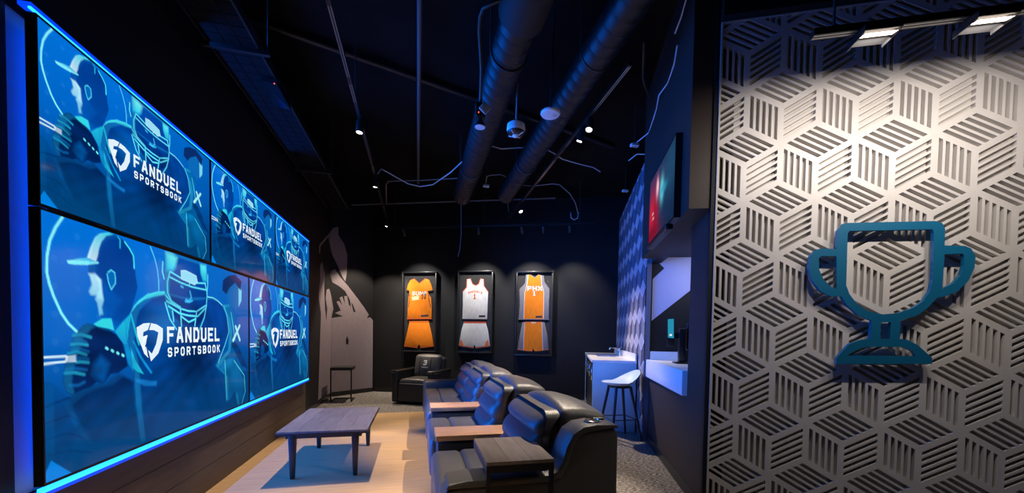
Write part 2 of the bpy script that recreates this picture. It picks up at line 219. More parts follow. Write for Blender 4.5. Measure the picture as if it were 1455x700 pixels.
# ------------------------------------------------------------------ palette
BLACKWALL = mat('black_wall_paint', (.0075,.0075,.0085), .6, spec=.3, bump=.15, bscale=90)
CEIL = mat('dark_ceiling_paint', (.0085,.0078,.0078), .9, spec=.08, var=.5, vscale=1.5, bump=.3, bscale=30)
LEATHER = mat('black_leather', (.078,.076,.075), .40, spec=.6, bump=.22, bscale=140)
LEATHER2 = mat('black_leather_matte', (.022,.022,.023), .5, spec=.5, bump=.2, bscale=140)
BLACKMETAL = mat('black_metal', (.012,.012,.013), .4)
BLACKPLASTIC = mat('black_plastic', (.01,.01,.011), .35)
CHROME = mat('chrome', (.8,.8,.82), .15, metal=1)
WHITEPLASTIC = mat('white_plastic', (.7,.7,.72), .4)
WHITECABLE = mat('pale_cable', (.55,.57,.62), .45)
DARKPIPE = mat('dark_pipe', (.03,.032,.038), .45)
PANELMAT = mat('pearl_grey_panel', (.50,.475,.455), .42, spec=.4, var=.06, vscale=3)
OAK = mat('pale_oak', (.58,.31,.15), .35, var=.22, vscale=3, stretch=(1.5,14,14), bump=.05, bscale=30)

# ------------------------------------------------------------------ floor
def carpet():
    m = bpy.data.materials.new('grey_carpet'); m.use_nodes = True; nt = m.node_tree; b = nt.nodes['Principled BSDF']; b.inputs['Roughness'].default_value = .95
    b.inputs['Specular IOR Level'].default_value = .1
    tc = nt.nodes.new('ShaderNodeTexCoord'); mp = nt.nodes.new('ShaderNodeMapping'); mp.inputs['Scale'].default_value = (7,26,1); mp.inputs['Rotation'].default_value = (0,0,PHI)
    n1 = nt.nodes.new('ShaderNodeTexNoise'); n1.inputs['Scale'].default_value = 4; n1.inputs['Detail'].default_value = 8
    n2 = nt.nodes.new('ShaderNodeTexNoise'); n2.inputs['Scale'].default_value = 190; n2.inputs['Detail'].default_value = 3
    nt.links.new(tc.outputs['Object'], mp.inputs[0]); nt.links.new(mp.outputs[0], n1.inputs['Vector']); nt.links.new(tc.outputs['Object'], n2.inputs['Vector'])
    mx = nt.nodes.new('ShaderNodeMath'); mx.operation = 'ADD'; nt.links.new(n1.outputs['Fac'], mx.inputs[0]); nt.links.new(n2.outputs['Fac'], mx.inputs[1])
    cr = nt.nodes.new('ShaderNodeValToRGB'); e = cr.color_ramp.elements
    e[0].position = .78; e[0].color = (.06,.053,.048,1); e[1].position = 1.25/1.25; e[1].color = (.55,.50,.45,1); e.new(.9).color = (.20,.18,.165,1)
    hf = nt.nodes.new('ShaderNodeMath'); hf.operation = 'MULTIPLY'; hf.inputs[1].default_value = .88; nt.links.new(mx.outputs[0], hf.inputs[0])
    nt.links.new(hf.outputs[0], cr.inputs[0]); nt.links.new(cr.outputs[0], b.inputs['Base Color'])
    bp = nt.nodes.new('ShaderNodeBump'); bp.inputs['Strength'].default_value = .6; bp.inputs['Distance'].default_value = .01
    nt.links.new(n2.outputs['Fac'], bp.inputs['Height']); nt.links.new(bp.outputs[0], b.inputs['Normal'])
    return m
fl = MB().add([(-.2,-4.5,0),(7,-4.5,0),(7,3,0),(5.4,5.5,0),(.7,7.5,0),(-.2,7.5,0)], [(0,1,2,3,4,5)])
struct('floor', fl, carpet(), label='grey textured carpet floor of the lounge')
FLOORWOOD = mat('light_maple_floor', (.56,.345,.155), .5, var=.13, vscale=2.2, stretch=(1.2,16,1), bump=.03, bscale=40)
struct('floor_wood', box((-.08,-4.5,.0005),(2.3,4.66,.005)), FLOORWOOD, label='pale maple floor area in front of the screens')

# ------------------------------------------------------------------ walls
MX = -.13
wl = MB().box((MX-.2,-4.5,0),(MX,6.52,4.25))
struct('wall_left', wl, BLACKWALL, label='black wall carrying the screens')
wlo = struct('wall_left_lower', box((MX,-.02,.0),(-.095,4.47,.575)), BLACKWALL, label='built-out black base below the screens')
BOARD = mat('dark_brown_board', (.075,.052,.036), .5, var=.2, vscale=5, stretch=(4,.6,6))
for i,(z0,z1) in enumerate(((.002,.21),(.214,.405),(.409,.575))):
    part('board', box((-.095,-.02,z0),(-.08,4.47,z1)), BOARD, wlo)
struct('wall_left_pilaster', box((MX+.009,-4.5,0),(-.08,-.022,4.2)), BLACKWALL, label='black wall end beside the left screens')
# chamfered corner and back wall
c0 = Vector((MX,6.52,0)); c1 = Vector((.615,7.19,0)); dch = (c1-c0).normalized(); nch = Vector((dch.y,-dch.x,0)); LCH = (c1-c0).length
CH = lambda s, z, d=0: tuple(c0+dch*s+nch*d+Vector((0,0,z)))
m = MB().prism([(0,0),(LCH,0),(LCH,4.25),(0,4.25)], lambda a,b: CH(a,b,-.15), lambda a,b: CH(a,b,0))
struct('wall_corner', m, BLACKWALL, label='short angled black wall in the far corner')
FB = 6.93; NB0 = -2.15
struct('wall_back', box((NB0,FB,0),(3.5,FB+.2,4.25)), BLACKWALL, ang=PHI, label='black back wall behind the framed uniforms')
m = MB().prism([(0,0),(LCH,0),(LCH,.085),(0,.085)], lambda a,b: CH(a,b,.0), lambda a,b: CH(a,b,.015))
struct('baseboard_corner', m, BLACKPLASTIC)
struct('baseboard_left', box((MX,4.48,0),(MX+.014,6.52,.085)), BLACKPLASTIC)
struct('baseboard_back', box((NB0+.06,FB-.015,0),(2.6,FB,.1)), BLACKPLASTIC, ang=PHI)
# right side walls in the turned frame (n across, f along)
NR = 3.29
GREYWALL = mat('charcoal_wall_paint', (.034,.025,.022), .55, spec=.3, bump=.1, bscale=80)
wr = MB().box((NR,1.70,0),(NR+.12,3.9,.83)).box((NR,1.70,.83),(NR+.12,2.2,2.29)).box((NR,1.70,2.29),(NR+.12,3.9,4.2))
struct('wall_right', wr, GREYWALL, ang=PHI, label='charcoal wall with the bar opening')
struct('baseboard_right', box((NR-.014,1.70,0),(NR,3.86,.1)), BLACKPLASTIC, ang=PHI)
bk = MB().box((3.12,1.70,2.29),(NR-.001,3.6,4.2)).box((NR+.121,2.0,2.36),(NR+.5,3.89,4.2))
struct('wall_bulkhead', bk, GREYWALL, ang=PHI, label='charcoal bulkhead above the bar opening')
LAV = mat('lavender_wall_paint', (.36,.36,.55), .6)
bs = MB().box((3.22+.07,3.9,0),(5.6,3.98,4.2)).box((5.5,1.0,0),(5.6,3.9,4.2))
bw = struct('wall_bar', bs, BLACKWALL, ang=PHI, label='wall of the bar room seen through the opening')
g = MB()
for poly in ([(3.31,2.40),(3.31,2.365),(3.451,2.222),(3.31,2.085),(3.31,1.548),(4.6,2.64),(4.6,2.9),(3.31,2.9)],):
    g.prism(poly, lambda a,b: (a,3.899,b), lambda a,b: (a,3.896,b))
part('wall_graphic', g, LAV, bw, label='lavender painted shape')
struct('ceiling', box((-.4,-4.5,4.2),(7.5,8.2,4.3)), CEIL, label='dark open ceiling deck')

# hex cube tiling shared by the big panel and the cladding of the far right wall
def rhomb_basis(k, s):
    e1 = Vector((.8660254*s, .5*s)); e2 = Vector((0, s)); e3 = e1-e2
    # corner, slot direction, cross direction
    return {'S': (Vector((0,-s)), e1, e2), 'V': (e3, e2, e3), 'T': (-e2, e3, e1)}[k]
def rhomb_mesh(name, k, s, depth, mt, clip=None, off=Vector((0,0)), slots=5, m=.07, ratio=.60):
    c, a, b = rhomb_basis(k, s)
    bm = bmesh.new()
    def P(i, j, d): q = off+c+a*i+b*j; return bm.verts.new((q.x, d, q.y))
    def quad(p): bm.faces.new(p)
    pitch = (1-2*m+.0)/slots; cuts = []
    for q in range(slots):
        s0 = m+pitch*(q+(1-ratio)/2); cuts.append((s0, s0+pitch*ratio))
    edges = [0]+[x for c2 in cuts for x in c2]+[1]
    for q in range(0, len(edges), 2): quad([P(0,edges[q],0),P(1,edges[q],0),P(1,edges[q+1],0),P(0,edges[q+1],0)])
    for s0,s1 in cuts:
        for i0,i1 in ((0,m),(1-m,1)): quad([P(i0,s0,0),P(i1,s0,0),P(i1,s1,0),P(i0,s1,0)])
        cs = [(m,s0),(1-m,s0),(1-m,s1),(m,s1)]
        for q in range(4):
            (i0,j0),(i1,j1) = cs[q], cs[(q+1)%4]
            quad([P(i0,j0,0),P(i1,j1,0),P(i1,j1,depth),P(i0,j0,depth)])
    if clip:
        for co,no in clip:
            bmesh.ops.bisect_plane(bm, geom=bm.verts[:]+bm.edges[:]+bm.faces[:], plane_co=co, plane_no=no, clear_outer=True)
    me = bpy.data.meshes.new(name)
    if len(bm.faces): bm.to_mesh(me)
    ok = len(bm.faces) > 0; bm.free(); me.materials.append(mt); return me if ok else None
def e1v(s): return Vector((.8660254*s, .5*s))
def hexwall(parent, s, n0, z0, nlo, nhi, zlo, zhi, depth, mats, name, flip=1, gap=1.0):
    """rhombus tiles in plane (n,z) of parent's own frame; tile surface at y=0, slots run to y=depth"""
    b = BASE[parent.name]; cache = {}
    for i in range(-40,41):
        for j in range(-60,61):
            if (i-j) % 3: continue
            o = e1v(s)*i+Vector((0,s))*j+Vector((n0,z0))
            for k in 'SVT':
                c,a,bb = rhomb_basis(k, s)
                cs = [o+c, o+c+a, o+c+bb, o+c+a+bb]
                x0 = min(q.x for q in cs); x1 = max(q.x for q in cs); y0 = min(q.y for q in cs); y1 = max(q.y for q in cs)
                if x1 < nlo+.004 or x0 > nhi-.004 or y1 < zlo+.004 or y0 > zhi-.004: continue
                inside = x0 >= nlo-1e-4 and x1 <= nhi+1e-4 and y0 >= zlo-1e-4 and y1 <= zhi+1e-4
                if inside:
                    if k not in cache: cache[k] = rhomb_mesh(name, k, s, depth, mats[k])
                    me = cache[k]; loc = o
                else:
                    cl = [((nlo,0,0),(-1,0,0)),((nhi,0,0),(1,0,0)),((0,0,zlo),(0,0,-1)),((0,0,zhi),(0,0,1))]
                    me = rhomb_mesh(name, k, s, depth, mats[k], cl, o); loc = Vector((0,0))
                    if me is None: continue
                ob = bpy.data.objects.new(name, me); COL.objects.link(ob); ob.parent = parent
                ob.location = (loc.x-b[0], 0, loc.y-b[2])
# big panel on the right
PF = 1.877; PN0, PN1, PZ1 = 3.19, 6.1, 3.6
SP = .261
wpn = thing('wall_panel', 'pearl grey wall panel of slotted cube tiles', None, (PN0, PF, 0), PAN, kind='structure')
hexwall(wpn, SP, 3.372, 2.575, PN0+.012, PN1,   .02, PZ1-.012, .034, {k: PANELMAT for k in 'SVT'}, 'tile')
part('backing', box((PN0,PF+.034,0),(PN1,PF+.06,PZ1)), PANELMAT, wpn)
fr = MB().box((PN0,PF-.004,0),(PN0+.012,PF+.032,PZ1)).box((PN0+.012,PF-.004,PZ1-.012),(PN1,PF+.032,PZ1)).box((PN0+.012,PF-.004,0),(PN1,PF+.032,.02))
part('edge_trim', fr, PANELMAT, wpn)
struct('wall_panel_surround', MB().box((PN0+.0,PF-.06,PZ1+.002),(PN1,PF+.1,4.19)).box((PN0-.03,PF+.005,0),(PN0-.002,PF+.06,4.19)).box((PN0,PF+.0605,0),(PN1,PF+.1,PZ1)), BLACKWALL, ang=PAN, label='black surround of the cube panel')
# clad wall beside the sink
CLAD = {'T': mat('cladding_light', (.52,.51,.56), .4), 'S': mat('cladding_mid', (.24,.24,.29), .5), 'V': mat('cladding_dark', (.12,.12,.16), .5)}
# its own frame: local x runs along the wall away from the camera, facing the room
NCL = 3.22
cw = bpy.data.objects.new('wall_clad', None); COL.objects.link(cw); cw.location = wp(PHI, NCL, 3.87, 0); cw.rotation_euler = (0,0,-PHI+PI/2); cw['kind'] = 'structure'; cw['label'] = 'grey wall clad in cube patterned tiles beside the sink'
BASE[cw.name] = (0,0,0)
hexwall(cw, .235, .0, .1, .0, 3.05, .0, 3.7, -.012, CLAD, 'tile')
part('backing', box((0,-.013,0),(3.05,-.07,3.7)), CLAD['V'], cw)
# ------------------------------------------------------------------ screens
def raster(W, H):
    yy, xx = np.mgrid[0:H+1, 0:W+1]; U = xx/W; V = yy/H
    A = 16/9
    img = np.zeros((H+1, W+1, 3))
    def L(c): return np.array(lin(c))
    stops = [(0,(0,112,216)),(.45,(0,100,198)),(.72,(0,76,150)),(1,(0,64,116))]
    for k in range(3): img[..., k] = np.interp(V, [q[0] for q in stops], [L(q[1])[k] for q in stops])
    img *= (1-.25*np.clip((U-.3)/.7,0,1))[...,None]
    def inside(poly):
        c = np.zeros(U.shape, bool); n = len(poly); d = np.full(U.shape, 9.)
        for i in range(n):
            x0,y0 = poly[i]; x1,y1 = poly[(i+1)%n]
            cond = ((y0 > V) != (y1 > V))
            with np.errstate(divide='ignore', invalid='ignore'):
                xi = (x1-x0)*(V-y0)/((y1-y0) if y1 != y0 else 1e-9)+x0
            c ^= cond & (U < xi)
            d = np.minimum(d, seg(x0,y0,x1,y1))
        return np.where(c, d, -d)
    def seg(x0,y0,x1,y1):
        ax, ay = (U-x0)*A, V-y0; bx, by = (x1-x0)*A, y1-y0
        t = np.clip((ax*bx+ay*by)/max(bx*bx+by*by,1e-12),0,1)
        return np.hypot(ax-t*bx, ay-t*by)
    def fill(poly, col, alpha=1, feather=.004, col2=None, axis=1):
        nonlocal img
        sd = inside(poly); a = np.clip(sd/feather+.5,0,1)*alpha
        c = L(col)
        if col2 is not None:
            w = V if axis else U; q = [p[axis] for p in poly]; t = np.clip((w-min(q))/(max(q)-min(q)),0,1)[...,None]
            c = c*(1-t)+L(col2)*t
        img = img*(1-a[...,None])+c*a[...,None]
    def line(pts, col, w=.004, alpha=1, soft=.0035):
        nonlocal img
        d = np.full(U.shape, 9.)
        for p,q in zip(pts, pts[1:]): d = np.minimum(d, seg(*p,*q))
        a = np.clip((w-d)/soft+.5,0,1)*alpha
        img = img*(1-a[...,None])+L(col)*a[...,None]
    S = SCR; CY = (70,235,245); TE = (30,200,225)
    # faint dotted grid
    for i in range(9):
        for j in range(6):
            x = .03+i*.058; y = .06+j*.105; d = np.hypot((U-x)*A, V-y)
            img += (np.clip((.007-np.abs(d-.008))/.006,0,1)*.05)[...,None]*np.array([.15,.6,.7])
    line(S['arc1'], (130,245,250), .0055); line(S['arc2'], (90,215,245), .0035)
    fill(S['head'], (0,58,146), col2=(0,72,164)); fill(S['jaw'], (0,86,182), .8, .03)
    fill(S['face'], (190,238,250), 1, .012, col2=(120,210,245)); fill(S['ear'], (0,104,190)); line(S['ear'], (80,215,240), .003)
    fill(S['caphi'], (60,225,240), 1, .006, col2=(215,240,250)); fill(S['brim'], (50,180,235), col2=(120,225,245))
    line(S['brim'][:1]+S['brim'][4:], (130,240,250), .004); line(S['capline'], CY, .004); line(S['capline2'], TE, .003)
    fill(S['lowbody'], (0,38,98), 1, .02, col2=(0,58,110))
    fill(S['shirt'], TE, 1, .006, col2=(20,150,210)); fill(S['shirt2'], (10,140,205), 1, .01); fill(S['collar'], (50,215,228), 1, .005)
    for t in (.2,.4,.6,.8):
        a,b = S['shirt'][2], S['shirt'][4]; a2,b2 = S['shirt'][1], S['shirt'][3]
        line([tuple(np.array(a)*(1-t)+np.array(a2)*t), tuple(np.array(b2)*(1-t)+np.array(b)*t)], (0,120,190), .002, .8)
    fill(S['glove2'], (0,66,136), .8, .012, col2=(0,58,112))
    for k in range(4):
        g = S['glove2']; line([(0,.72+.06*k),(.06,.70+.07*k),(.12,.80+.05*k)], (0,42,96), .004, .7)
    fill(S['glove'], (0,32,88), 1, .008, col2=(0,34,90))
    for k in range(10): line(S['gl%d'%k], (30,160,200) if k%2 else (8,92,160), .006, .8, .008)
    for k in range(4): line([(.168+.018*k,.512+.012*k),(.172+.018*k,.516+.012*k)], (110,235,245), .006)
    fill(S['hand'], (0,82,158), .9, .03)
    line(S['ln1'], (200,235,250), .0045); line(S['ln2'], (200,235,250), .0045); fill(S['lnbox'], (225,236,248))
    # football player
    fill(S['torso'], (0,66,158), 1, .006, col2=(0,56,108))
    t = np.clip(1-np.hypot((U-.56)/.16,(V-.62)/.24),0,1)
    img *= (1-.72*t**.7)[...,None]
    t = np.clip(1-np.hypot((U-.40)/.12,(V-.40)/.14),0,1)[...,None]; img = img+t*np.array([0,.10,.22])*.8
    fill(S['armhi'], (0,92,160), .6, .03)
    fill(S['band'], (20,125,205), .8, .01); fill(S['shoulder'], CY, .95, .006); line(S['shl2'], (120,235,248), .004)
    line(S['sleeve1'], TE, .006); fill(S['sleeve2'], TE, .9); line(S['sleeve3'], (10,140,210), .007)
    fill(S['helmet'], (0,78,176), 1, .005, col2=(0,40,112))
    fill(S['hhi1'], (120,250,245), .95, .03, col2=(20,190,235)); fill(S['hhi2'], (90,240,245), .95, .02, col2=(30,190,235))
    for b in S['nose']: line(b, (60,190,240), .006, .8, .006)
    for b in S['bars']: line(b, (20,120,205), .0075, .6); line(b, (100,235,248), .0042)
    fill(S['plate'], (150,222,245)); line(S['plate']+S['plate'][:1], (190,240,250), .003)
    # shouting player
    fill(S['body3'], (4,112,184), 1, .008, col2=(0,82,150)); fill(S['dark3'], (0,40,100), .8, .01); fill(S['leg3'], (6,118,178), .85, .01, col2=(0,76,136))
    for b in S['st3']: line(b, (90,228,240), .004, .9)
    fill(S['face3'], (10,104,184), 1, .006); fill([tuple(np.array(p)*[1,1]+[.012,.0]) for p in S['face3'][2:6]], (130,230,248), .8, .01); fill(S['hair'], (8,44,104), 1, .006)
    for b in S['x']: line(b, (165,236,240), .012)
    # painterly shading: rim light along silhouettes and soft folds inside them
    def soft(keys):
        m_ = np.zeros(U.shape)
        for k in keys: m_ = np.maximum(m_, np.clip(inside(S[k])/.012+.5,0,1))
        return m_
    def shift(m_, du, dv): return np.roll(np.roll(m_, int(round(du*W)), 1), int(round(dv*H)), 0)
    fold = np.sin(38*U+9*np.sin(7*V+3*U)+4*V)*.5+np.sin(61*U-23*V+5*np.sin(9*U))*.3+np.sin(17*U+43*V+4*np.sin(11*V))*.35
    for keys,amp,rim,col in ((('torso',),.22,.35,(30,150,215)),(('lowbody','shirt2'),.25,.2,(10,110,180)),(('glove',),.3,.4,(20,130,190)),(('head',),.08,.25,(10,120,200)),(('helmet',),.12,.3,(40,180,225)),(('body3','leg3'),.25,.3,(50,190,220)),(('glove2',),.2,.2,(0,110,180))):
        m_ = soft(keys); img = img*(1+(amp*fold*m_)[...,None])
        r_ = np.clip(m_-shift(m_,.022,.012),0,1)*m_; r_ = (r_*rim)[...,None]; img = img*(1-r_)+L(col)*r_
    fill(S['plate'], (150,222,245), .7)
    # lower fade and bright corner
    t = np.clip((V-.66)/.34,0,1)[...,None]*.55; img = img*(1-t)+L((0,66,124))*t
    fill(S['corner'], (0,128,224), 1, .003)
    return np.clip(img,0,1)
def picture_mesh(name, y0, z0, w, h, img, mt, x=0.):
    H, W = img.shape[0]-1, img.shape[1]-1
    gy, gx = np.mgrid[0:H+1, 0:W+1]
    co = np.stack([np.zeros(gx.shape), gx/W*w, h-gy/H*h], -1).reshape(-1,3)
    idx = (np.arange(H)[:,None]*(W+1)+np.arange(W)[None,:]).reshape(-1)
    fs = np.stack([idx, idx+W+1, idx+W+2, idx+1], -1)
    me = bpy.data.meshes.new(name); me.vertices.add(len(co)); me.vertices.foreach_set('co', co.ravel())
    me.loops.add(fs.size); me.loops.foreach_set('vertex_index', fs.ravel().astype(np.int32))
    me.polygons.add(len(fs)); me.polygons.foreach_set('loop_start', (np.arange(len(fs))*4).astype(np.int32))
    me.update(calc_edges=True)
    at = me.color_attributes.new('picture', 'FLOAT_COLOR', 'POINT')
    c = np.ones((len(co),4)); c[:,:3] = img.reshape(-1,3); at.data.foreach_set('color', c.ravel())
    me.materials.append(mt); return me
TVZ = .63; AW = 1.45; TH = 9/16*AW; BH = 27/32*AW
SCREEN = screen_mat('lit_screen', 1.0)
LETTER = mat('lit_screen_lettering', (.02,.02,.02), .2, emit=lin((226,242,250)), estr=1.0)
IMG = raster(400, 225)
PM = picture_mesh('picture', 0, 0, 1, 1, IMG, SCREEN)
HALO = mat('tv_edge_metal', (.02,.02,.022), .3, metal=.6)
def tv(y0, z0, w, h, label):
    t = thing('television', label, 'television', (0, y0, z0), 0, 'television wall')
    bz = .011
    part('housing', box((-.036,y0+.003,z0+.003),(-.006,y0+w-.003,z0+h-.003)), BLACKPLASTIC, t)
    fr = MB().box((-.006,y0+.003,z0+.003),(.002,y0+w-.003,z0+bz+.004)).box((-.006,y0+.003,z0+h-bz),(.002,y0+w-.003,z0+h-.003)).box((-.006,y0+.003,z0+bz+.004),(.002,y0+bz,z0+h-bz)).box((-.006,y0+w-bz,z0+bz+.004),(.002,y0+w-.003,z0+h-bz))
    part('bezel', fr, HALO, t)
    sy, sz, sw, sh = y0+bz, z0+bz+.004, w-2*bz, h-2*bz-.004
    s = bpy.data.objects.new('screen', PM); COL.objects.link(s); s.parent = t
    s.location = (-.002, sy-y0, sz-z0); s.scale = (1, sw, sh); BASE[s.name] = (0,y0,z0)
    fn = lambda u,v: (-.0012, sy+u*sw, sz+(1-v)*sh)
    AS = 16/9; up_ = lambda u,v: fn(u/AS, 1-v)
    lt = lettering('FANDUEL', up_, .408*AS, 1-.502, .325*AS, .091, .0185, .30)
    letters('letter', lt, LETTER, t)
    lt = lettering('SPORTSBOOK', up_, .411*AS, 1-.578, .324*AS, .052, .0105, .55)
    letters('letter', lt, LETTER, t)
    lg = MB()
    for k in ('shieldL','shieldR','shieldM'):
        lg.add([fn(*q) for q in SCR[k]], [tuple(range(len(SCR[k])))])
    part('emblem', lg, LETTER, t)
    part('mount', box((MX+.009,y0+w*.3,z0+h*.3),(-.036,y0+w*.7,z0+h*.7)), BLACKMETAL, t)
    return t
for k,pos in enumerate(('nearest the camera','in the middle','at the far end')):
    tv(AW*k, TVZ+BH, AW, TH, 'television in the upper row of three, '+pos)
for k,pos in enumerate(('closest to the camera','beyond it at the far end')):
    tv(AW*1.5*k, TVZ, AW*1.5, BH, 'large television in the lower row, the one '+pos)
LED = mat('blue_led_glow', (0,.01,.05), .3, emit=(.0,.045,.95), estr=1.3)
LEDCORE = mat('blue_led_core', (0,.02,.1), .3, emit=(.02,.42,1.0), estr=2.2)
def led(label, y0, y1, z, sg, hh):
    t = thing('led_strip', label, 'led strip', (-.01,y0,z))
    part('diffuser', MB().box((-.016,y0,z-hh),(-.004,y1,z+hh)), LEDCORE, t, bevel=.002)
    part('channel', MB().box((-.05,y0,z+sg*hh),(-.004,y1,z+sg*(hh+.016))), LED, t)
    return t
led('glowing blue led strip along the top of the screens', -.01, 4.36, TVZ+BH+TH+.008, 1, .005)
led('glowing blue led strip along the bottom of the screens', -.01, 4.36, TVZ-.016, -1, .013)
t = thing('led_strip', 'blue led strip hidden behind the near edge of the screens', 'led strip', (-.07,.13,TVZ))
part('diffuser', box((-.062,.12,TVZ+.02),(-.056,.135,TVZ+BH+TH-.02)), mat('blue_led_back', (0,.01,.05), .3, emit=(.0,.07,1.0), estr=14), t)
part('channel', box((-.056,.118,TVZ+.02),(-.0365,.137,TVZ+BH+TH-.02)), BLACKMETAL, t)
solo('mounting_panel', box((MX,-.055,.58),(MX+.008,4.45,TVZ+BH+TH+.03)), mat('pale_mounting_board', (.45,.45,.47), .6), 'pale mounting panel on the wall behind the screens', 'panel', (MX,2.2,.58))

# ------------------------------------------------------------------ corner mural
MURAL = mat('mural_print', (.235,.19,.205), .7, var=.06, vscale=20, bump=.05, bscale=200)
mu = thing('wall_mural', 'greyish mauve mural of raised hands and a flag on black corner', 'mural', (MX, 6.0, 0))
for key,poly in MUR.items():
    mb = MB(); d = .004 if key.split('_')[0] in ('drop','slit') else .002
    mt = BLACKWALL if key.split('_')[0] in ('drop','slit') else MURAL
    if key.endswith('_L'): mb.prism([(max(a,5.47),max(b,.086)) for a,b in poly], lambda a,b: (MX+.0005,a,b), lambda a,b: (MX+d,a,b))
    else: mb.prism([(max(a,.0),max(b,.086)) for a,b in poly], lambda a,b: CH(a,b,.0005), lambda a,b: CH(a,b,d))
    part({'flag':'flag_print','arm':'arm_print','left':'hands_print','drop':'black_drop','slit':'black_slit'}[key.split('_')[0]], mb, mt, mu)

# ------------------------------------------------------------------ framed uniforms
def cloth_mat(name, col):
    return mat(name, col, .75, spec=.2, var=.12, vscale=5, stretch=(9,1,1.6), bump=.5, bscale=9)
ORANGE = cloth_mat('orange_cloth', (.80,.22,.012)); WHITEC = cloth_mat('white_cloth', (.72,.72,.73)); GREYC = cloth_mat('grey_cloth', (.22,.21,.23))
NAVY = mat('navy_print', (.02,.015,.03), .7); WPRINT = mat('white_print', (.75,.75,.78), .6); OPRINT = mat('orange_print', (.75,.16,.02), .6); REDTRIM = mat('red_orange_trim', (.62,.09,.03), .6)
def glass_mat():
    m = bpy.data.materials.new('frame_glass'); m.use_nodes = True; nt = m.node_tree; nt.nodes.clear()
    out = nt.nodes.new('ShaderNodeOutputMaterial'); mx = nt.nodes.new('ShaderNodeMixShader'); tr = nt.nodes.new('ShaderNodeBsdfTransparent'); gl = nt.nodes.new('ShaderNodeBsdfGlossy')
    gl.inputs['Roughness'].default_value = .02; lw = nt.nodes.new('ShaderNodeLayerWeight'); lw.inputs['Blend'].default_value = .5
    pw = nt.nodes.new('ShaderNodeMath'); pw.operation = 'POWER'; pw.inputs[1].default_value = 4; nt.links.new(lw.outputs['Facing'], pw.inputs[0])
    ma = nt.nodes.new('ShaderNodeMath'); ma.operation = 'MULTIPLY_ADD'; ma.inputs[1].default_value = .3; ma.inputs[2].default_value = .012; nt.links.new(pw.outputs[0], ma.inputs[0])
    nt.links.new(ma.outputs[0], mx.inputs[0]); nt.links.new(tr.outputs[0], mx.inputs[1]); nt.links.new(gl.outputs[0], mx.inputs[2]); nt.links.new(mx.outputs[0], out.inputs[0]); return m
GLASS = glass_mat()
FRAMEM = mat('black_frame_lacquer', (.018,.018,.019), .3)
MOUNT = mat('charcoal_mount_board', (.022,.021,.021), .8)
FY = lambda d: (lambda a,b: (a, 6.86-d, b))
def inset(poly, k):
    cx = sum(p[0] for p in poly)/len(poly); cy = sum(p[1] for p in poly)/len(poly)
    return [(cx+(x-cx)*k, cy+(y-cy)*k) for x,y in poly]
def garment(name, poly, mt, label, cat, group):
    cx = sum(p[0] for p in poly)/len(poly); z0 = min(p[1] for p in poly)
    o = thing(name, label, cat, (cx,6.86,z0), PHI, group)
    part('cloth', MB().prism(poly, FY(0), FY(.016)), mt, o, bevel=.006, seg=2); return o
def strip(pts, w, d=.0175):
    mb = MB()
    for p,q in zip(pts, pts[1:]):
        p, q = Vector(p), Vector(q); dd = (q-p).normalized(); nn = Vector((-dd.y,dd.x))*w/2
        mb.add([FY(d)(*k) for k in (p-nn-dd*w*.3, q-nn+dd*w*.3, q+nn+dd*w*.3, p+nn-dd*w*.3)], [(0,1,2,3)])
    return mb
def frame(n0, n1, z0, z1, label):
    t = thing('shadow_box_frame', label, 'frame', ((n0+n1)/2, FB, z0), PHI, 'framed uniforms on the back wall')
    part('backing', box((n0+.02,6.875,z0+.02),(n1-.02,FB,z1-.02)), MOUNT, t)
    b = .03
    for a,c in (((n0,6.80,z0),(n1,FB,z0+b)),((n0,6.80,z1-b),(n1,FB,z1)),((n0,6.80,z0+b),(n0+b,FB,z1-b)),((n1-b,6.80,z0+b),(n1,FB,z1-b))):
        part('frame_rail', box(a,c), FRAMEM, t, bevel=.004)
    part('glass', box((n0+b,6.812,z0+b),(n1-b,6.815,z1-b)), GLASS, t)
frame(-1.40,-.61,.92,2.675,'black shadow box frame holding the orange short-sleeved jersey')
frame(-.14,.635,.925,2.69,'black shadow box frame holding the white sleeveless jersey')
frame(1.125,1.91,.90,2.672,'black shadow box frame holding the orange and grey jersey')
J = JER
g = garment('jersey', J['j1'], ORANGE, 'orange short-sleeved basketball jersey numbered 10 in a frame', 'jersey', 'framed jerseys')
letters('letter', lettering('SUNS', FY(.0175), -1.185, 2.165, .33, .085, .0155, .28, slant=.15), WPRINT, g)
letters('digit', lettering('10', FY(.0176), -.965, 2.085, .105, .115, .017, .3), NAVY, g)
part('collar', strip([J['j1'][1],J['j1'][2],J['j1'][3]], .014), REDTRIM, g)
part('print_patch', MB().prism([(-1.19,2.13),(-1.02,2.16),(-1.02,2.07),(-1.17,2.05)], FY(.016), FY(.0172)), mat('faded_print', (.8,.5,.3), .7), g)
part('sleeve_trim', strip([J['j1'][6],J['j1'][7]], .02), NAVY, g); part('sleeve_trim', strip([J['j1'][15],J['j1'][16]], .02), NAVY, g)
part('side_stripe', strip([(-.805,2.18),(-.785,2.05),(-.745,1.9)], .014), NAVY, g); part('side_stripe', strip([(-1.245,2.2),(-1.235,2.05),(-1.265,1.9)], .014), NAVY, g)
part('maker_tag', MB().prism([(-.97,1.695),(-.80,1.705),(-.80,1.745),(-.97,1.735)], FY(.016), FY(.0172)), NAVY, g)
part('hem', strip([J['j1'][12],J['j1'][11]], .018), REDTRIM, g)
g = garment('shorts', J['s1'], ORANGE, 'orange basketball shorts under the short-sleeved jersey', 'shorts', 'framed shorts')
part('waistband', strip([(-1.23,1.585),(-.80,1.592)], .03), OPRINT, g)
part('leg_trim', strip([J['s1'][7],J['s1'][6]], .012), REDTRIM, g); part('leg_trim', strip([J['s1'][4],J['s1'][3]], .012), REDTRIM, g)
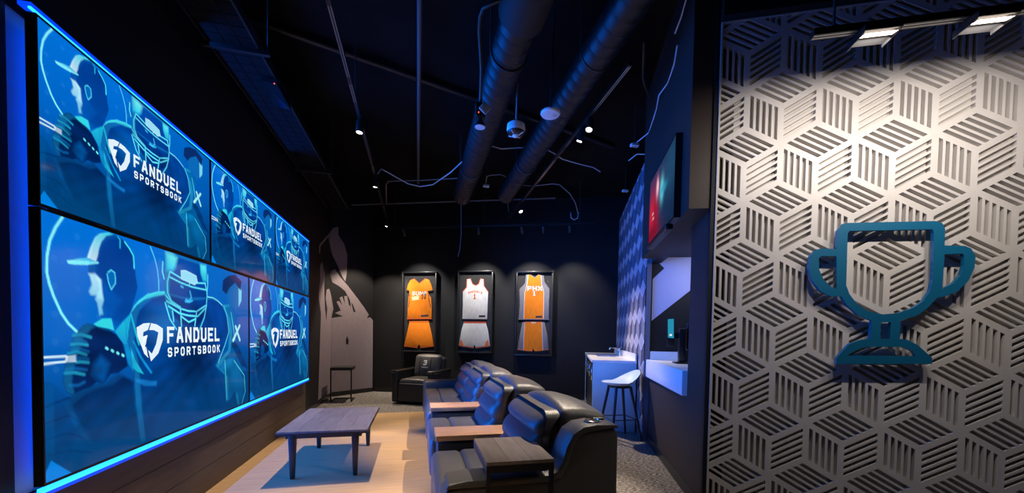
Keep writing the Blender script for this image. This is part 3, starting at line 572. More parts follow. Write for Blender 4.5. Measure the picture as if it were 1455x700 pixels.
g = garment('jersey', J['j2'], WHITEC, 'white sleeveless basketball jersey numbered 1 with orange trim', 'jersey', 'framed jerseys')
letters('letter', lettering('PHOENIX', FY(.0175), .09, 2.225, .31, .052, .0105, .3, arch=.03), OPRINT, g)
letters('digit', lettering('1', FY(.0175), .202, 2.085, .062, .118, .022), OPRINT, g)
part('collar', strip(J['j2'][1:6], .018), REDTRIM, g)
part('armhole_trim', strip(J['j2'][6:9], .016), REDTRIM, g); part('armhole_trim', strip([J['j2'][12],J['j2'][13],J['j2'][14],J['j2'][0]][1:], .016), REDTRIM, g)
part('maker_tag', MB().prism([(.33,1.70),(.47,1.705),(.47,1.745),(.33,1.74)], FY(.016), FY(.0172)), NAVY, g)
g = garment('shorts', J['s2'], WHITEC, 'white basketball shorts with a red waistband', 'shorts', 'framed shorts')
part('waistband', strip([(.01,1.585),(.475,1.59)], .034), REDTRIM, g)
part('leg_trim', strip([(-.105,1.085),(.205,1.045)], .022), REDTRIM, g); part('leg_trim', strip([(.28,1.045),(.575,1.095)], .022), REDTRIM, g)
part('leg_panel', MB().prism([(-.09,1.10),(-.06,1.22),(-.02,1.16),(.0,1.08)], FY(.016), FY(.0172)), OPRINT, g); part('leg_panel', MB().prism([(.56,1.10),(.535,1.23),(.49,1.17),(.47,1.08)], FY(.016), FY(.0172)), OPRINT, g)
g = garment('jersey', J['j3'], GREYC, 'orange sleeveless basketball jersey with grey sides', 'jersey', 'framed jerseys')
part('front_panel', MB().prism(J['j3mid'], FY(.0155), FY(.018)), ORANGE, g)
part('piping', strip([J['j3mid'][9],J['j3mid'][10]]+[J['j3mid'][0]], .008, .0185), WPRINT, g); part('piping', strip(J['j3mid'][4:8], .008, .0185), WPRINT, g); part('piping', strip([J['j3mid'][8],J['j3mid'][9]], .008, .0185), WPRINT, g)
part('collar', strip(J['j3mid'][1:4], .014, .0186), GREYC, g)
letters('letter', lettering('PHX', FY(.0195), 1.362, 2.268, .316, .098, .026, .2), WPRINT, g)
ov = [(1.513+.095*math.cos(2*PI*k/20), 2.213+.042*math.sin(2*PI*k/20)) for k in range(21)]
part('oval_print', strip(ov, .008, .0187), REDTRIM, g)
letters('digit', lettering('1', FY(.0196), 1.487, 2.165, .052, .095, .02), WPRINT, g)
part('maker_tag', MB().prism([(1.55,1.70),(1.69,1.705),(1.69,1.745),(1.55,1.74)], FY(.018), FY(.019)), NAVY, g)
part('hem', strip([(1.195,1.668),(1.825,1.674)], .016, .0186), GREYC, g)
g = garment('shorts', J['s3'], GREYC, 'orange basketball shorts with grey side panels', 'shorts', 'framed shorts')
part('front_panel', MB().prism(J['s3mid'], FY(.0155), FY(.018)), ORANGE, g)
part('waistband', strip([(1.33,1.60),(1.68,1.605)], .03, .0185), OPRINT, g); part('drawstring', strip([(1.47,1.60),(1.55,1.60)], .018, .019), WPRINT, g)
part('leg_trim', strip([(1.18,1.03),(1.49,1.01)], .016, .0186), OPRINT, g); part('leg_trim', strip([(1.55,1.01),(1.835,1.045)], .016, .0186), OPRINT, g)
part('piping', strip([(1.325,1.60),(1.308,1.32),(1.305,1.02)], .008, .0187), WPRINT, g); part('piping', strip([(1.683,1.60),(1.70,1.33),(1.718,1.03)], .008, .0187), WPRINT, g)
# ------------------------------------------------------------------ recliner sofa
XF, XB = 1.70, 2.72
sofa = thing('recliner_sofa', 'long black leather recliner sofa with two pale wooden armrests', 'sofa', (2.2, 2.2, .005))
Y0 = -.15
SEATS = [(.035,.875),(1.20,2.055),(2.385,3.345),(3.35,4.30)]
ARMS = [(.885,1.19),(2.065,2.375)]
part('base', box((XF+.06,Y0+.02,.03),(XB-.05,4.53,.30)), LEATHER2, sofa, bevel=.02)
part('back_panel', MB().rbox((2.56,Y0+.03,.04),(XB-.01,4.52,.66), .04), LEATHER2, sofa, smooth=60)
for y0,y1 in SEATS:
    def crown(u, p):
        if u[2] > 0: p = p+np.array([0,0,.028*max(0,1-u[1]**4)*u[2]])
        return p
    part('footrest', MB().rbox((XF,y0,.10),(1.925,y1,.445), .055, 4, 5, crown), LEATHER, sofa, smooth=60)
    part('seat', MB().rbox((1.905,y0,.20),(2.45,y1,.45), .045, 4, 6, crown), LEATHER, sofa, smooth=60)
    zt, zb = .88, .44
    def roll(u, p):
        v = (u[2]+1)/2; k = v*3.0; fr = k-math.floor(min(k,2.999)); puff = (1-abs(2*fr-1)**2.6)
        x = p[0]+((p[2]-zb)*.30 if u[0] < 0 else (p[2]-zb)*.16)
        if u[0] < -.2: x -= .05*puff*(1-abs(u[1])**6)+.015
        if v > .78: x += .05*((v-.78)/.22)**1.5*(1 if u[0] < 0 else 0)
        y = p[1]
        if abs(u[1]) > .6: y += -math.copysign(.018*(1-puff), u[1])
        return np.array([x, y, p[2]])
    part('back_cushion', MB().rbox((2.215,y0+.03,zb),(2.335,y1-.03,zt), .055, 4, 18, roll), LEATHER, sofa, smooth=70)
    def hr(u, p):
        z = p[2]; x = p[0]
        if u[2] > 0: z += .042*(1-u[1]**2)*(1-.4*u[0])-.03*max(0,u[0])
        return np.array([x, p[1], z])
    part('headrest', MB().rbox((2.42,y0+.02,.58),(XB+.02,y1-.02,.885), .055, 4, 6, hr), LEATHER, sofa, smooth=60)
for y0,y1 in ARMS:
    part('console', box((XF+.05,y0,.05),(2.5,y1,.49)), LEATHER2, sofa, bevel=.012)
    part('wooden_armrest', box((1.735,y0,.51),(2.40,y1,.552)), OAK, sofa, bevel=.004)
# far arm
part('arm', MB().rbox((XF-.01,4.31,.06),(2.62,4.55,.575), .06, 4, 4), LEATHER, sofa, smooth=60)
# near arm: low at the front, rising to the cup holder at the back
prof = [(1.715,.05),(1.705,.40),(1.715,.50),(1.75,.545),(1.85,.56),(2.30,.562),(2.355,.585),(2.385,.64),(2.41,.73),(2.44,.785),(2.49,.818),(2.56,.828),(2.66,.825),(2.695,.80),(2.70,.05)]
ar = part('arm', MB().prism(prof, lambda a,b: (a,Y0,b), lambda a,b: (a,.03,b)), LEATHER, sofa, bevel=.016, seg=3)
pad = [(1.735,.545),(1.75,.572),(1.85,.585),(2.29,.586),(2.335,.60),(2.36,.65),(2.385,.735),(2.42,.80),(2.48,.838),(2.56,.848),(2.68,.845),(2.70,.825),(2.56,.815),(2.49,.805),(2.45,.775),(2.42,.72),(2.395,.63),(2.36,.57),(2.30,.548)]
part('arm_pad', MB().prism(pad, lambda a,b: (a,Y0-.008,b), lambda a,b: (a,.034,b)), LEATHER, ar, bevel=.009, seg=2)
cup = part('cup_holder', MB().lathe([(.048,.846),(.05,.853),(.043,.856),(.040,.85)], (2.575,-.06,0), 28), CHROME, sofa, smooth=40)
part('cup_well', MB().lathe([(.040,.845),(.040,.852)], (2.575,-.06,0), 28), BLACKPLASTIC, cup)
part('switch_panel', MB().tube([(2.60,-.02,.852),(2.66,-.035,.853)], .006, 8), BLACKPLASTIC, sofa, smooth=40)

# ------------------------------------------------------------------ armchair with logo pillow
chair = thing('recliner_chair', 'black leather recliner armchair standing under the framed jerseys', 'armchair', (0,0,0))
chair.location = (1.70, 5.74, 0); chair.rotation_euler = (0,0,-math.radians(27))
part('base', box((-.36,-.36,.03),(.36,.40,.28)), LEATHER2, chair, bevel=.02)
part('seat', MB().rbox((-.29,-.43,.24),(.29,.30,.455), .06, 4, 5, lambda u,p: p+np.array([0,0,.03*max(0,1-u[0]**4)*max(0,u[2])])), LEATHER, chair, smooth=60)
part('footrest', MB().rbox((-.29,-.45,.05),(.29,-.36,.40), .03, 3, 3), LEATHER2, chair, smooth=60)
for s in (-1,1):
    part('arm', MB().rbox((s*.30,-.43,.03),(s*.43,.44,.59), .04, 3, 3), LEATHER2, chair, smooth=60)
    part('arm_pad', MB().rbox((s*.295,-.45,.575),(s*.44,.42,.635), .028, 3, 3), mat('shiny_arm_leather', (.03,.028,.026), .25, coat=.4), chair, smooth=60)
part('backrest', MB().rbox((-.31,.26,.35),(.31,.48,.86), .07, 4, 5, lambda u,p: p+np.array([0,.12*(p[2]-.4),0])), LEATHER2, chair, smooth=60)
def puff(u, p):
    x,y,z = p; y = p[1]+.30*(z-.46)
    if u[1] < 0: y -= .05*(1-u[0]**2)*(1-u[2]**2)
    return np.array([x*(1+.04*u[2]), y, z+.02*(1-u[0]**2)*u[2]])
pil = part('head_pillow', MB().rbox((-.27,.10,.48),(.27,.24,.90), .06, 5, 8, puff), LEATHER, chair, smooth=70, label='black head pillow with a white printed number')
FP = lambda a,b: (a, .10+.30*(b-.46)-.056*(1-(a/.27)**2)*(1-((b-.69)/.21)**2)-.004, b)
letters('digit', lettering('3', FP, -.05, .70, .075, .10, .022), WPRINT, pil)
part('print_line', MB().prism([(-.075,.655),(.055,.655),(.055,.668),(-.075,.668)], FP, lambda a,b: (FP(a,b)[0],FP(a,b)[1]-.001,b)), WPRINT, pil)
part('seam', MB().tube([FP(-.13,z) for z in (.52,.6,.7,.8,.86)], .004, 6), BLACKPLASTIC, pil); part('seam', MB().tube([FP(.10,z) for z in (.52,.6,.7,.8,.86)], .004, 6), BLACKPLASTIC, pil)

# ------------------------------------------------------------------ tables
WALN = [mat('ash_brown_plank_%d'%i, c, .42, var=.22, vscale=3.5, stretch=(10,1.2,10), bump=.05, bscale=30) for i,c in enumerate(((.20,.155,.125),(.165,.13,.108),(.23,.18,.145),(.185,.15,.13)))]
DARKLEG = mat('dark_stained_leg', (.022,.018,.017), .45)
ct = thing('coffee_table', 'low grey brown plank coffee table on the pale floor', 'table', (.775,2.2,.005))
tx0,tx1,ty0,ty1 = .40,1.155,1.635,2.77
nb = 5; bwid = (tx1-tx0)/nb
for i in range(nb):
    cuts = [ty0, ty0+(.35,.72,.5,.28,.6)[i]*(ty1-ty0), ty1]
    for k in range(2):
        part('plank', box((tx0+i*bwid+.0006,cuts[k]+.0006,.434),(tx0+(i+1)*bwid-.0006,cuts[k+1]-.0006,.45)), WALN[(i*3+k*2+(i//2))%4], ct)
part('edge_frame', box((tx0-.002,ty0-.002,.416),(tx1+.002,ty1+.002,.4338)), DARKLEG, ct)
part('apron', MB().box((tx0+.06,ty0+.06,.375),(tx1-.06,ty0+.08,.416)).box((tx0+.06,ty1-.08,.375),(tx1-.06,ty1-.06,.416)).box((tx0+.06,ty0+.08,.375),(tx0+.08,ty1-.08,.416)).box((tx1-.08,ty0+.08,.375),(tx1-.06,ty1-.08,.416)), DARKLEG, ct)
for x,y in ((.51,1.72),(1.04,1.72),(.51,2.70),(1.04,2.70)):
    k = .032; q = .019
    tp = [(x-k,y-k,.416),(x+k,y-k,.416),(x+k,y+k,.416),(x-k,y+k,.416)]; bt = [(x-q,y-q,.005),(x+q,y-q,.005),(x+q,y+q,.005),(x-q,y+q,.005)]
    part('leg', MB().add(bt+tp, [(0,3,2,1),(4,5,6,7),(0,1,5,4),(1,2,6,5),(2,3,7,6),(3,0,4,7)]), DARKLEG, ct, bevel=.008)
def ctable(name, label, x0, x1, y0, y1, z, planks, back):
    t = thing(name, label, 'side table', ((x0+x1)/2,(y0+y1)/2,.005))
    w = (x1-x0)/planks
    for i in range(planks): part('plank', box((x0+i*w+.0006,y0,z-.018),(x0+(i+1)*w-.0006,y1,z)), WALN[(i*2+1)%4] if name == 'side_table' else MATS['dark_stained_leg'], t)
    part('edge_frame', MB().box((x0,y0,z-.055),(x1,y0+.014,z-.019)).box((x0,y1-.014,z-.055),(x1,y1,z-.019)).box((x0,y0+.014,z-.055),(x0+.014,y1-.014,z-.019)).box((x1-.014,y0+.014,z-.055),(x1,y1-.014,z-.019)), BLACKMETAL, t)
    r = .011
    for x in (x0+.012, x1-.012): part('leg', box((x-r,y0,.006),(x+r,y0+2*r,z-.055)), BLACKMETAL, t)
    part('floor_runner', MB().box((x0+.001,y0,.006),(x0+.023,y1-.02,.026)).box((x1-.023,y0,.006),(x1-.001,y1-.02,.026)).box((x0+.023,y1-.042,.006),(x1-.023,y1-.02,.026)), BLACKMETAL, t)
    return t
ctable('side_table', 'small plank topped metal side table at the near end of the sofa', 1.93, 2.285, -.235, .225, .70, 3, True)
ctable('accent_table', 'slim black side table standing in front of the corner mural', .0, .385, 5.83, 6.25, .66, 1, True)

# ------------------------------------------------------------------ bar stool
SEATM = mat('pale_blue_grey_upholstery', (.50,.60,.64), .5, bump=.1, bscale=150)
st = thing('bar_stool', 'pale low-backed bar stool with black legs by the sink', 'stool', (4.19,2.52,0))
def shell():
    mb = MB(); n = 28; m = 10; vs = []; fs = []
    for layer in (0,1):
        for i in range(m+1):
            rr = i/m
            for k in range(n):
                a = 2*PI*k/n; cx, cy = math.cos(a), math.sin(a)
                x = .225*rr*cx*(1.0 if cx > 0 else 1.12); y = .215*rr*cy
                back = max(0, cx)**1.3
                z = .735+.012*rr**2+.155*back*max(0,(rr-.45)/.55)**1.8
                x += .035*back*max(0,(rr-.5)/.5)
                if layer: z -= .045-.028*rr**3; x *= .97; y *= .97
                vs.append((4.19+x, 2.52+y, z))
    q = (m+1)*n
    for i in range(m):
        for k in range(n):
            a,b,c,d = i*n+k, i*n+(k+1)%n, (i+1)*n+(k+1)%n, (i+1)*n+k
            fs += [(a,b,c,d),(q+a,q+d,q+c,q+b)]
    for k in range(n): fs.append((m*n+k, m*n+(k+1)%n, q+m*n+(k+1)%n, q+m*n+k))
    return mb.add(vs, fs)
part('seat_shell', shell(), SEATM, st, smooth=75)
part('seat_plate', MB().lathe([(.13,.672),(.14,.69),(.12,.70)], (4.18,2.52,0), 20), BLACKMETAL, st, smooth=40)
feet = [(3.985,2.325),(4.405,2.325),(4.395,2.715),(3.985,2.715)]; tops = [(4.08,2.42),(4.28,2.42),(4.28,2.62),(4.08,2.62)]
for (a,b),(c,d) in zip(feet,tops): part('leg', MB().tube([(a,b,.0),(c,d,.69)], [.013,.019], 12), BLACKMETAL, st, smooth=40)
h = .27; ring = [(a+(c-a)*h/.69, b+(d-b)*h/.69, h) for (a,b),(c,d) in zip(feet,tops)]
for i in range(4): part('footrest_bar', MB().tube([ring[i],ring[(i+1)%4]], .006, 8), BLACKMETAL, st, smooth=40)

# ------------------------------------------------------------------ sink cabinet, bar counter
QUARTZ = mat('white_quartz', (.72,.72,.74), .3, var=.04, vscale=12)
BLUELITPANEL = mat('blue_lit_cabinet_panel', (.42,.60,.66), .5, bump=.04, bscale=12)  # white panel, blue of the screen light tinted into its even colour
DOORM = mat('black_cabinet_front', (.015,.015,.016), .35)
NS0, NS1, FS0, FS1, ZS = 2.605, 3.20, 4.28, 6.90, 1.0
sk = thing('sink_cabinet', 'white sink cabinet with black doors along the patterned wall', 'cabinet', ((NS0+NS1)/2,(FS0+FS1)/2,0), PHI)
part('end_panel', box((NS0,FS0,0),(NS1,FS0+.04,ZS-.035)), BLUELITPANEL, sk, bevel=.003)
part('end_panel', box((NS0,FS1-.04,0),(NS1,FS1,ZS-.035)), BLUELITPANEL, sk)
part('body', box((NS0+.03,FS0+.041,.08),(NS1,FS1-.041,ZS-.215)), DOORM, sk)
part('toe_kick', box((NS0+.06,FS0+.041,0),(NS1,FS1-.041,.079)), BLACKPLASTIC, sk)
nd = 4; dl = (FS1-FS0-.09)/nd
for i in range(nd):
    a = FS0+.045+i*dl
    d = part('door', box((NS0+.008,a+.004,.09),(NS0+.029,a+dl-.004,ZS-.05)), DOORM, sk, bevel=.003)
    part('handle', MB().tube([(NS0+.008,a+.06,ZS-.12),(NS0-.012,a+.06,ZS-.12),(NS0-.012,a+.06,ZS-.30),(NS0+.008,a+.06,ZS-.30)], .006, 8), CHROME, d, smooth=50)
wt = MB()
for a,b in (((NS0-.015,FS0-.012,ZS-.035),(NS0+.14,FS1,ZS)),((NS0+.49,FS0-.012,ZS-.035),(NS1,FS1,ZS)),((NS0+.14,FS0-.012,ZS-.035),(NS0+.49,5.35,ZS)),((NS0+.14,5.95,ZS-.035),(NS0+.49,FS1,ZS))): wt.box(a,b)
wk = solo('sink_worktop', wt, QUARTZ, 'white stone worktop on the sink cabinet', 'worktop', ((NS0+NS1)/2,(FS0+FS1)/2,ZS-.035), PHI)
solo('backsplash', box((NS1-.0,FS0-.01,ZS),(NS1-.018,FS1,ZS+.10)), QUARTZ, 'low white upstand behind the sink worktop', 'backsplash', (NS1,(FS0+FS1)/2,ZS), PHI)
sb = MB().box((NS0+.14,5.35,ZS-.035),(NS0+.15,5.95,ZS-.2)).box((NS0+.48,5.35,ZS-.035),(NS0+.49,5.95,ZS-.2)).box((NS0+.15,5.35,ZS-.035),(NS0+.48,5.36,ZS-.2)).box((NS0+.15,5.94,ZS-.035),(NS0+.48,5.95,ZS-.2)).box((NS0+.14,5.35,ZS-.2),(NS0+.49,5.95,ZS-.21))
solo('sink_basin', sb, mat('brushed_steel', (.4,.4,.42), .3, metal=1), 'steel sink basin set into the white worktop', 'sink', (NS0+.3,5.65,ZS-.21), PHI)
fc = thing('faucet', 'chrome faucet standing at the sink', 'faucet', (NS0+.53,5.65,ZS), PHI)
fx = NS0+.53
part('body', MB().lathe([(.026,ZS),(.026,ZS+.01),(.018,ZS+.015),(.018,ZS+.13),(.012,ZS+.14)], (fx,5.65,0), 16), CHROME, fc, smooth=40)
part('spout', MB().tube([(fx,5.65,ZS+.09),(fx-.06,5.65,ZS+.135),(fx-.14,5.65,ZS+.145),(fx-.17,5.65,ZS+.13),(fx-.175,5.65,ZS+.11)], .011, 10), CHROME, fc, smooth=50)
part('lever', MB().tube([(fx,5.65,ZS+.14),(fx+.02,5.60,ZS+.16),(fx+.03,5.54,ZS+.165)], .008, 8), CHROME, fc, smooth=50)
# bar counter in the opening
solo('bar_counter', MB().box((3.25,2.215,.83),(3.66,3.895,1.05)), QUARTZ, 'thick white bar counter in the wall opening', 'counter', (3.45,3.0,.83), PHI, bevel=.004)
solo('backsplash', box((3.30,3.875,1.051),(3.655,3.894,1.155)), QUARTZ, 'short white upstand at the end of the bar counter', 'backsplash', (3.45,3.88,1.051), PHI)
pos = thing('order_terminal', 'tilted order terminal on a black stand on the bar counter', 'terminal', (3.5,3.2,1.05), PHI)
part('stand', MB().box((3.47,3.17,1.052),(3.54,3.24,1.44)), BLACKPLASTIC, pos, bevel=.01)
part('foot', box((3.43,3.12,1.051),(3.58,3.30,1.066)), BLACKPLASTIC, pos, bevel=.004)
part('arm', box((3.40,3.19,1.33),(3.47,3.22,1.39)), BLACKPLASTIC, pos)
part('tablet', MB().prism([(3.335,1.55),(3.412,1.555),(3.42,1.235),(3.343,1.24)], lambda a,b: (a,3.18,b), lambda a,b: (a,3.205,b)), BLACKPLASTIC, pos, bevel=.004)
part('display', MB().prism([(3.342,1.54),(3.405,1.545),(3.412,1.33),(3.349,1.335)], lambda a,b: (a,3.179,b), lambda a,b: (a,3.1785,b)), mat('lit_tablet', (.01,.02,.03), .2, emit=(.02,.30,.46), estr=.9), pos)
part('display_tile', MB().prism([(3.365,1.375),(3.39,1.376),(3.391,1.355),(3.366,1.354)], lambda a,b: (a,3.178,b), lambda a,b: (a,3.1775,b)), LETTER, pos)
part('handset', MB().rbox((3.555,3.2,1.2),(3.60,3.25,1.5), .015), BLACKPLASTIC, pos, smooth=50)
# television on the bulkhead
def redraster(W, H):
    yy, xx = np.mgrid[0:H+1, 0:W+1]; U = xx/W; V = yy/H
    img = np.zeros((H+1,W+1,3)); img[:] = np.array(lin((26,52,88)))
    def blob(x, y, sx, sy, c, a=1):
        nonlocal img
        t = np.clip(1.4*np.exp(-((U-x)/sx)**2-((V-y)/sy)**2),0,1)[...,None]*a; img = img*(1-t)+np.array(lin(c))*t
    img = img*(1-.4*V[...,None]); blob(.25,.30,.5,.25,(60,46,92),.6)
    blob(.16,.68,.16,.38,(196,32,52)); blob(.30,.62,.10,.25,(150,24,44)); blob(.14,.95,.3,.2,(120,16,34)); blob(.42,.30,.06,.12,(110,40,70),.8)
    blob(.55,.40,.07,.16,(96,200,216)); blob(.62,.42,.12,.06,(60,160,190),.8); blob(.36,.28,.05,.13,(226,150,176)); blob(.38,.26,.03,.08,(240,200,214))
    blob(.18,.58,.03,.015,(220,190,190)); blob(.2,.66,.03,.015,(220,190,190)); blob(.85,.3,.2,.3,(30,80,110),.6)
    return np.clip(img,0,1)
RT = thing('television', 'television with a red and blue picture on the bulkhead above the bar', 'television', (3.07,2.43,2.28), PHI)
f0,f1,z0,z1 = 1.915,2.955,2.29,2.955
part('housing', box((3.075,f0,z0),(3.119,f1,z1)), BLACKPLASTIC, RT)
part('bezel', MB().box((3.068,f0,z0),(3.075,f1,z0+.016)).box((3.068,f0,z1-.012),(3.075,f1,z1)).box((3.068,f0,z0+.016),(3.075,f0+.012,z1-.012)).box((3.068,f1-.012,z0+.016),(3.075,f1,z1-.012)), HALO, RT)
rm = picture_mesh('picture_red', 0, 0, 1, 1, redraster(120,68), SCREEN)
s = bpy.data.objects.new('screen', rm); COL.objects.link(s); s.parent = RT; s.location = (3.071-3.07, f1-.012-2.43, z0+.016-2.28); s.scale = (1,-(f1-f0-.024),z1-z0-.028)
part('soundbar', MB().rbox((3.03,f0+.12,z0-.06),(3.10,f1-.12,z0-.008), .02), BLACKPLASTIC, RT, smooth=50)

# ------------------------------------------------------------------ trophy on the panel
TEAL = mat('teal_blue_lacquer', (.003,.105,.21), .38, metal=.0, spec=.5, coat=.2)
def trophy():
    t = thing('trophy_sign', 'teal blue trophy shaped sign mounted on the cube panel', 'sign', (4.24, PF-.05, 1.18), PAN)
    me = bpy.data.meshes.new('trophy_outline'); bm = bmesh.new()
    d0, d1 = PF-.035, PF-.06; b = BASE[t.name]
    loops = [TRO[k] for k in ('out','bowl','hl','hr','stem','base')]
    edges = []
    for lp in loops:
        vs = [bm.verts.new((a-b[0], d1-b[1], z-b[2])) for a,z in lp]
        edges += [bm.edges.new((vs[i], vs[(i+1)%len(vs)])) for i in range(len(vs))]
    bmesh.ops.triangle_fill(bm, use_beauty=True, use_dissolve=False, edges=edges)
    ex = bmesh.ops.extrude_face_region(bm, geom=bm.faces[:])
    bmesh.ops.translate(bm, verts=[v for v in ex['geom'] if isinstance(v, bmesh.types.BMVert)], vec=(0, d0-d1, 0))
    bmesh.ops.recalc_face_normals(bm, faces=bm.faces); bm.to_mesh(me); bm.free(); me.materials.append(TEAL)
    o = bpy.data.objects.new('trophy_outline', me); COL.objects.link(o); o.parent = t
    for n,z in ((4.0,2.08),(4.5,2.08),(4.24,1.49),(4.0,1.2),(4.48,1.2)): part('standoff', MB().lathe([(.012,PF-.035),(.012,PF-.001)], (n,0,z), 10, 'y'), BLACKMETAL, t)
trophy()
# ------------------------------------------------------------------ ceiling: ducts, tracks, cables, devices
DUCT = mat('dark_spiral_duct', (.014,.0145,.017), .45, metal=.3)
def duct(label, x, z, r, y0, y1, flex=None):
    t = thing('round_duct', label, 'duct', (x,(y0+y1)/2,z-r))
    prof = []; y = y0; k = 0
    while y < y1-.001:
        prof += [(r,y),(r,y+.10),(r+.006,y+.108),(r+.006,y+.118),(r,y+.125)]; y += .125
    part('duct_pipe', MB().lathe([(q,h) for q,h in prof], (x,0,z), 28, 'y'), DUCT, t, smooth=50)
    for yy in [y0+1.0, (y0+y1)/2+.3, y1-1.2]:
        a = [(x+(r+.008)*math.cos(q), yy, z+(r+.008)*math.sin(q)) for q in [PI*1.0+PI*i/12 for i in range(13)]]
        part('hanger_strap', MB().tube([(x-r-.008,yy,4.19)]+a+[(x+r+.008,yy,4.19)], .009, 6), DARKPIPE, t, smooth=50)
    if flex: part('insulated_wrap', MB().lathe([(r+.0,flex[0]),(r+.03,flex[0]+.02),(r+.03,flex[1]-.02),(r,flex[1])], (x,0,z), 24, 'y'), mat('black_duct_wrap', (.012,.012,.013), .7), t, smooth=40)
    return t
duct('ridged round air duct hanging over the coffee table side', 2.32, 3.72, .15, -3.0, 4.75, (-1.6,.78))
duct('smooth dark round air duct hanging over the sofa back', 3.04, 3.72, .135, -3.0, 4.4)
# track lights
LENS = mat('lit_lamp_lens', (.9,.9,.9), .3, emit=(1,.93,.82), estr=22)
LENSDIM = mat('unlit_lamp_lens', (.3,.32,.36), .2)
RAILHI = mat('track_contact_strip', (.5,.5,.5), .3, metal=.8)
def head(t, p, aim, lit, power=0, color=WARM, angle=70, blend=.6, drop=.10, r=.038):
    p = Vector(p); d = (Vector(aim)-p).normalized(); q = d.to_track_quat('Z','X').to_matrix()
    c = p-Vector((0,0,drop))
    def loc(v): return c+q@Vector(v)
    part('stem', MB().tube([tuple(p), tuple(c)], .009, 8), BLACKMETAL, t, smooth=40)
    n = 20; vs = []; prof = [(.0,-.085),(r*.8,-.085),(r,-.07),(r,.05),(r*.86,.05),(r*.80,.042)]
    for rr,h in prof: vs += [tuple(loc((rr*math.cos(2*PI*k/n), rr*math.sin(2*PI*k/n), h))) for k in range(n)]
    fs = [(i*n+k,i*n+(k+1)%n,(i+1)*n+(k+1)%n,(i+1)*n+k) for i in range(len(prof)-1) for k in range(n)]
    can = part('lamp_head', MB().add(vs, fs), BLACKMETAL, t, smooth=40)
    vs = [tuple(loc((r*.80*math.cos(2*PI*k/n), r*.80*math.sin(2*PI*k/n), .043))) for k in range(n)]
    part('lens', MB().add(vs, [tuple(range(n))]), LENS if lit else LENSDIM, can)
    if lit and power: light('SPOT', 'track_spot', tuple(c+d*.06), tuple(c+d*2), power, color, .025, angle=angle, blend=blend)
def track(label, a, b, z, strips=()):
    x0,y0 = a; x1,y1 = b
    t = thing('track_light', label, 'track light', ((x0+x1)/2,(y0+y1)/2,z))
    dx,dy = x1-x0,y1-y0; L = math.hypot(dx,dy); ux,uy = dx/L,dy/L; px,py = -uy*.017,ux*.017
    sl = [(x0-px,y0-py),(x1-px,y1-py),(x1+px,y1+py),(x0+px,y0+py)]
    part('rail', MB().add([(p[0],p[1],z-.018) for p in sl]+[(p[0],p[1],z+.018) for p in sl], [(0,3,2,1),(4,5,6,7),(0,1,5,4),(1,2,6,5),(2,3,7,6),(3,0,4,7)]), BLACKMETAL, t)
    for s0,s1 in strips:
        for sg in (-.55,.55):
            q = [(x0+ux*s+px*(sg+w), y0+uy*s+py*(sg+w), z-.0185) for s,w in ((s0,-.15),(s1,-.15),(s1,.15),(s0,.15))]
            part('contact_strip', MB().add(q, [(0,1,2,3)]), RAILHI, t)
    for s in (L*.1, L*.5, L*.9): part('hanger_rod', MB().tube([(x0+ux*s,y0+uy*s,z+.018),(x0+ux*s,y0+uy*s,4.195)], .006, 6), DARKPIPE, t)
    return t
ZT = 3.66
tl = track('black track with three lit lamp heads above the screens side', (.96,-2.6), (.96,6.9), ZT, [(3.55,4.35),(4.45,4.75),(6.3,6.5),(6.9,7.1)])
for (y,aim,pw,an) in ((2.46,(.80,2.15,0),400,46),(4.09,(.85,4.3,0),230,42),(6.3,(.55,6.5,.8),300,80),(.3,(.8,.2,0),200,46),(-1.2,(.9,-.9,0),100,60)):
    head(tl, (.96,y,ZT-.018), aim, True, pw, WARM, an, .35)
tr = track('black track with lit lamp heads above the sofa', (3.33,.95), (3.33,5.6), ZT, [(.02,.7),(1.35,1.5),(1.9,2.6),(3.4,3.5)])
for (y,aim,pw,an) in ((1.76,(2.5,.9,.6),560,44),(1.99,(2.5,2.7,.5),620,48),(4.62,(4.15,2.9,0),650,62)):
    head(tr, (3.33,y,ZT-.018), aim, True, pw, WARM, an)
# wall washing track along the back wall, in the turned frame
bt = thing('track_light', 'black track with lamp heads aimed at the framed uniforms', 'track light', (.9,6.0,3.42))
R0 = wp(PHI,-1.6,6.0,3.40); R1 = wp(PHI,2.7,6.0,3.40); dd_ = (R1-R0).normalized(); pp_ = Vector((-dd_.y,dd_.x,0))*.017
part('rail', MB().add([tuple(R0-pp_-Vector((0,0,.015))),tuple(R1-pp_-Vector((0,0,.015))),tuple(R1+pp_-Vector((0,0,.015))),tuple(R0+pp_-Vector((0,0,.015))),tuple(R0-pp_+Vector((0,0,.015))),tuple(R1-pp_+Vector((0,0,.015))),tuple(R1+pp_+Vector((0,0,.015))),tuple(R0+pp_+Vector((0,0,.015)))], [(0,3,2,1),(4,5,6,7),(0,1,5,4),(1,2,6,5),(2,3,7,6),(3,0,4,7)]), BLACKMETAL, bt)
for n in (-1.2,.6,2.4): part('hanger_rod', MB().tube([tuple(wp(PHI,n,6.0,3.41)),tuple(wp(PHI,n,6.0,4.195))], .006, 6), DARKPIPE, bt)
for n,an in ((-1.0,-1.0),(.5,.30),(1.34,1.5),(1.74,1.75),(2.23,2.35)):
    pw = {-1.0:165,.5:160,1.34:165,1.74:0,2.23:75}[n]
    head(bt, wp(PHI,n,6.0,3.385), wp(PHI,an,6.88,2.05), True if n != 1.74 and n > 2 or pw else False, pw, COOL, 72, .75, drop=.09, r=.034)
